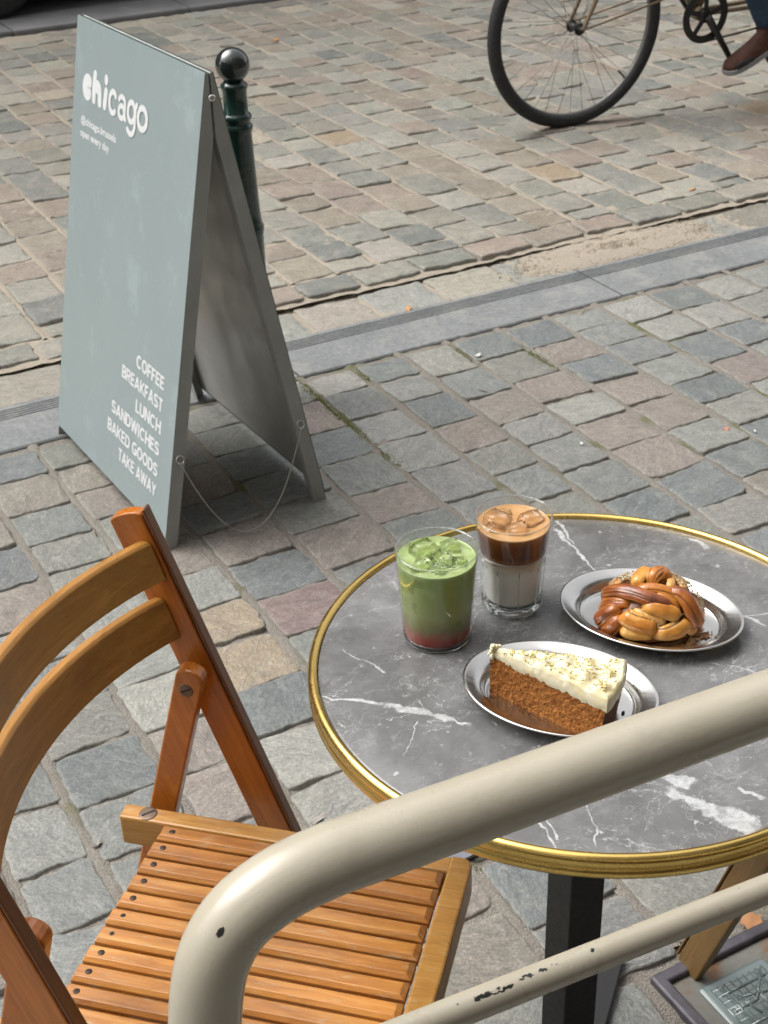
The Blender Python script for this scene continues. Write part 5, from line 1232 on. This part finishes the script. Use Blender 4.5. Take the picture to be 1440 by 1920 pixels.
b.add(vs, [(j*n+k, j*n+(k+1) % n, ((j+1) % 4)*n+(k+1) % n, ((j+1) % 4)*n+k) for j in range(4) for k in range(n)], False)
for k in range(5):
    a = R_(20 + 72 * k); b.box(cc + Vector((.05 * math.cos(a), 0, .05 * math.sin(a))), (.085, .005, .020), Matrix.Rotation(-a, 3, 'Y'))
b.lathe([(.001, -.004), (.028, -.004), (.028, .004), (.001, .004)], (0, 0, 0), 24); k0 = 24 * 4
b.v[-k0:] = [(cc.x + p[0], cc.y + p[2], cc.z + p[1]) for p in b.v[-k0:]]
b.build('chainring', dk, bk)
ped = Vector((.70, -.155, .215)); ce = Vector((.70, -.085, .215))
b = MB(); b.tube([cc + Vector((0, -.02, 0)), ce], [.015, .012], 12); b.tube([ce + Vector((0, .012, 0)), ped + Vector((0, -.05, 0))], .008, 10); b.build('crank', dk, bk)
b = MB(); b.box(ped, (.085, .09, .022), Matrix.Rotation(R_(-20), 3, 'Y')); b.build('pedal', dk, bk, bevel=.004)
ce2 = Vector((.45, .085, .555)); b = MB(); b.tube([(bbp.x, .045, bbp.z), ce2], [.015, .012], 12); b.tube([ce2, ce2 + Vector((0, .11, 0))], .008, 10); b.build('crank', dk, bk)
b = MB(); b.box(ce2 + Vector((0, .07, 0)), (.085, .09, .022)); b.build('pedal', dk, bk, bevel=.004)
b = MB(); b.tube([(cc.x, cy, cc.z - R1 + .003), (RHX, cy, WR - .045)], .0045, 6); b.tube([(cc.x, cy, cc.z + R1 - .003), (RHX, cy, WR + .045)], .0045, 6); b.build('chain', dk, bk)
b = MB(); b.tube([hd1, hd1 + Vector((.02, 0, .10))], .012, 12); b.tube(smooth_path([(.45, -.30, 1.09), (.33, -.29, 1.13), (.25, -.10, 1.16), (.25, .10, 1.16), (.33, .29, 1.13), (.45, .30, 1.09)], 8), .011, 12); b.build('handlebar', dk, bk)
b = MB(); b.tube(smooth_path([(.68, 0, 1.02), (.76, 0, 1.035), (.86, 0, 1.04), (.93, 0, 1.045)], 6), [.012, .018, .024, .03, .038, .046, .055, .063, .070, .075, .078, .080, .080, .078, .074, .068, .06, .045, .02], 16, flat=.45); b.build('saddle', dk, bk)

# rider ---------------------------------------------------------------------
jean = mat_plain('blue_denim', (.030, .070, .125), .85, var=.35, nscale=26, bump=.5, bscale=260); jk = mat_plain('grey_coat', (.10, .10, .10), .8, var=.2, bump=.3); skin_m = mat_plain('skin', (.50, .30, .21), .5, var=.08); hair_m = mat_plain('brown_hair', (.05, .03, .018), .6, var=.3, nscale=90, bump=.5)
suede = mat_plain('brown_suede', (.105, .038, .022), .8, var=.3, nscale=35, bump=.3, bscale=200); sole_m = mat_plain('pale_grey_sole', (.34, .34, .34), .7, var=.1)
ps = empty('person', (WX, WY, 0)); ps.rotation_euler = bk.rotation_euler; tag(ps, 'cyclist in blue jeans and brown suede shoes riding past, foot on the pedal', 'person')
def skin(name, verts, edges, radii, mat, parent, levels=2):
    me = bpy.data.meshes.new(name); me.from_pydata(verts, edges, []); o = bpy.data.objects.new(name, me); COL.objects.link(o); o.parent = parent
    sk = o.modifiers.new('skin', 'SKIN'); sk.use_smooth_shade = True
    for v, r in zip(me.skin_vertices[0].data, radii): v.radius = (r, r) if not hasattr(r, '__len__') else r
    me.skin_vertices[0].data[0].use_root = True
    sb = o.modifiers.new('sub', 'SUBSURF'); sb.levels = sb.render_levels = levels; me.materials.append(mat); return o
# body: pelvis, spine, head, arms with hands, lower legs under the clothes
bv = [(.83, 0, 1.10), (.80, 0, 1.28), (.74, 0, 1.48), (.69, 0, 1.60), (.66, 0, 1.68), (.63, 0, 1.78), (.62, 0, 1.86),
      (.72, -.17, 1.54), (.58, -.24, 1.32), (.42, -.28, 1.14), (.39, -.285, 1.11), (.72, .17, 1.54), (.58, .24, 1.32), (.42, .28, 1.14), (.39, .285, 1.11),
      (.80, -.09, 1.05), (.56, -.12, .78), (.845, -.135, .36), (.83, -.14, .29), (.80, .09, 1.05), (.42, .13, 1.02), (.60, .14, .68), (.58, .145, .62)]
be = [(0,1),(1,2),(2,3),(3,4),(4,5),(5,6),(3,7),(7,8),(8,9),(9,10),(3,11),(11,12),(12,13),(13,14),(0,15),(15,16),(16,17),(17,18),(0,19),(19,20),(20,21),(21,22)]
br = [.12, .12, .13, .09, .048, .085, .06, .055, .04, .032, .028, .055, .04, .032, .028, .075, .052, .035, .03, .075, .052, .035, .03]
skin('body', bv, be, br, skin_m, ps)
skin('trousers', [(.83, 0, 1.10), (.80, -.10, 1.05), (.64, -.11, .90), (.56, -.125, .79), (.70, -.13, .58), (.80, -.140, .42), (.845, -.145, .325), (.80, .10, 1.05), (.60, .12, 1.05), (.44, .13, 1.03), (.50, .135, .85), (.58, .14, .70)],
     [(0,1),(1,2),(2,3),(3,4),(4,5),(5,6),(0,7),(7,8),(8,9),(9,10),(10,11)], [.135, .10, .082, .074, .066, .062, .060, .10, .085, .074, .065, .060], jean, ps, 3)
skin('coat', [(.83, 0, 1.12), (.80, 0, 1.28), (.74, 0, 1.47), (.70, 0, 1.585), (.72, -.175, 1.54), (.58, -.245, 1.32), (.45, -.275, 1.165), (.72, .175, 1.54), (.58, .245, 1.32), (.45, .275, 1.165)], [(0,1),(1,2),(2,3),(3,4),(4,5),(5,6),(3,7),(7,8),(8,9)], [.150, .145, .150, .10, .075, .056, .045, .075, .056, .045], jk, ps)
skin('hair', [(.655, 0, 1.855), (.685, 0, 1.845), (.700, 0, 1.77)], [(0,1),(1,2)], [.085, .098, .078], hair_m, ps)
b = MB(); b.tube([(.560, 0, 1.80), (.538, 0, 1.775), (.548, 0, 1.765)], [.008, .013, .010], 10); b.build('nose', skin_m, ps)
for sy in (-1, 1):
    b = MB(); b.lathe([(.011 * math.sin(a), -.011 * math.cos(a)) for a in np.linspace(.01, PI - .01, 8)], (.566, sy * .030, 1.805), 12); b.build('eye', NT('eye_white').set(base=(.6, .6, .58), rough=.2), ps)
    b = MB(); b.tube([(.64, sy * .078, 1.81), (.645, sy * .090, 1.785), (.64, sy * .080, 1.76)], [.010, .013, .009], 10); b.build('ear', skin_m, ps)
b = MB(); b.tube([(.560, -.022, 1.738), (.548, 0, 1.736), (.560, .022, 1.738)], [.004, .007, .004], 8); b.build('mouth', mat_plain('lips', (.40, .16, .13), .5), ps)
def hand(sy):
    w_ = Vector((.395, sy * .286, 1.115)); vs = [tuple(w_), (.345, sy * .286, 1.135)]; ed = [(0, 1)]; rr = [.024, .026]
    for k in range(4):
        yb = sy * (.262 + k * .015); i0 = len(vs); L = (.030, .034, .032, .025)[k]
        vs += [(.325, yb, 1.147), (.312, yb, 1.125), (.325, yb, 1.105)]; ed += [(1, i0), (i0, i0+1), (i0+1, i0+2)]; rr += [.0095, .0088, .008]
    i0 = len(vs); vs += [(.36, sy * .262, 1.118), (.345, sy * .250, 1.104)]; ed += [(0, i0), (i0, i0+1)]; rr += [.012, .010]
    skin('hand', vs, ed, rr, skin_m, ps)
hand(-1); hand(1)
def shoe(ankle, toe, y):
    """lofted shoe from heel to toe"""
    a = Vector((ankle[0], y, ankle[1])); t = Vector((toe[0], y, toe[1])); d = (t - a); L = d.length; d.normalize(); upv = Vector((-d.z, 0, d.x)); upv = upv if upv.z > 0 else -upv
    b = MB(); s_ = MB(); n = 22; secs = ((0, .030, .060), (.04, .036, .078), (.12, .038, .092), (.22, .037, .098), (.34, .037, .085), (.46, .041, .066), (.60, .047, .052), (.74, .050, .043), (.86, .046, .036), (.94, .036, .028), (1.0, .014, .016)); rings = []
    for (q, wd, ht) in secs:
        c = a + d * L * q; ring = []
        for k in range(n):
            an = 2 * PI * k / n; ring.append(c + Vector((0, 1, 0)) * wd * math.cos(an) + upv * (ht * (max(0, math.sin(an)) ** .8 if math.sin(an) > 0 else .10 * math.sin(an))))
        rings.append(ring)
    m = len(rings); b.add([p for r in rings for p in r], [(i*n+k, i*n+(k+1) % n, (i+1)*n+(k+1) % n, (i+1)*n+k) for i in range(m-1) for k in range(n)] + [tuple(range(n))[::-1], tuple(range((m-1)*n, m*n))], True)
    o = b.build('shoe', suede, ps, subsurf=1)
    out = [(q, wd + .003) for q, wd, h in secs]; L1 = [a + d * L * (q * 1.02 - .01) + Vector((0, w2, 0)) for q, w2 in out] + [a + d * L * (q * 1.02 - .01) - Vector((0, w2, 0)) for q, w2 in out[::-1]]; k = len(L1)
    s_.add([p + upv * .001 for p in L1] + [p - upv * .020 for p in L1], [tuple(range(k)), tuple(range(k, 2*k))[::-1]] + [(i, k + i, k + (i+1) % k, (i+1) % k) for i in range(k)], False); s_.build('sole', sole_m, o, bevel=.003)
shoe((.915, .285), (.635, .180), -.150); shoe((.66, .60), (.38, .575), .155)

# ------------------------------------------------------------------ parked car across the street
carp = NT('black_car_paint').set(base=(.012, .013, .015), rough=.2, coat=1); gl_ = NT('car_glass').set(base=(.02, .022, .024), rough=.05)
cr = empty('parked_car', (1.97, 8.08, 0)); tag(cr, 'black car parked past the far kerb, only its tyre and dark underside in view', 'car')
side = [(-.78, .30), (-.80, .48), (-.74, .68), (-.55, .80), (.15, .93), (.40, .98), (.95, 1.36), (1.3, 1.44), (2.1, 1.44), (2.6, 1.34), (3.05, 1.02), (3.35, .92), (3.42, .62), (3.40, .32), (3.25, .20), (-.62, .20)]
b = MB(); n = len(side)
def secw(z): return .06 + .0 if z < .9 else .06 + (z - .9) * .32
L = [(x, secw(z), z) for x, z in side]; R2 = [(x, 1.72 - secw(z), z) for x, z in side]
b.add(L + R2, [tuple(range(n)), tuple(range(n, 2*n))[::-1]] + [(i, n + i, n + (i+1) % n, (i+1) % n) for i in range(n)], False); b.build('body', carp, cr, bevel=.05, seg=4)
for nm, poly in (('side_window', [(.62, 1.02), (1.02, 1.33), (1.62, 1.37), (1.62, 1.0)]), ('side_window', [(1.70, 1.0), (1.70, 1.37), (2.35, 1.35), (2.72, 1.06)])):
    b = MB(); k = len(poly); b.add([(x, secw(z) - .012, z) for x, z in poly] + [(x, secw(z) + .01, z) for x, z in poly], [tuple(range(k)), tuple(range(k, 2*k))[::-1]] + [(i, k+i, k+(i+1) % k, (i+1) % k) for i in range(k)], False); b.build(nm, gl_, cr)
for x in (0, 2.6):
    for y in (.10, 1.62):
        b = MB(); b.lathe([(.19, -.08), (.29, -.095), (.312, -.08), (.318, -.03), (.318, .03), (.312, .08), (.29, .095), (.19, .08)], n=64); b.v = [(p[0] + x, p[2] + y, p[1] + .34) for p in b.v]; w_ = b.build('tyre', rubber, cr)
        b = MB(); b.lathe([(.001, -.05), (.06, -.06), (.13, -.04), (.17, -.07), (.195, -.085), (.195, .085), (.001, .06)], n=48); b.v = [(p[0] + x, p[2] + y, p[1] + .34) for p in b.v]; b.build('rim', rim_m, w_)
for z0, y in ((.62, .35), (.62, 1.37)):
    b = MB(); b.tube([(-.80, y, z0), (-.76, y, z0)], [.09, .11], 24); b.build('headlight', NT('lamp_glass').set(base=(.6, .6, .6), rough=.1), cr)
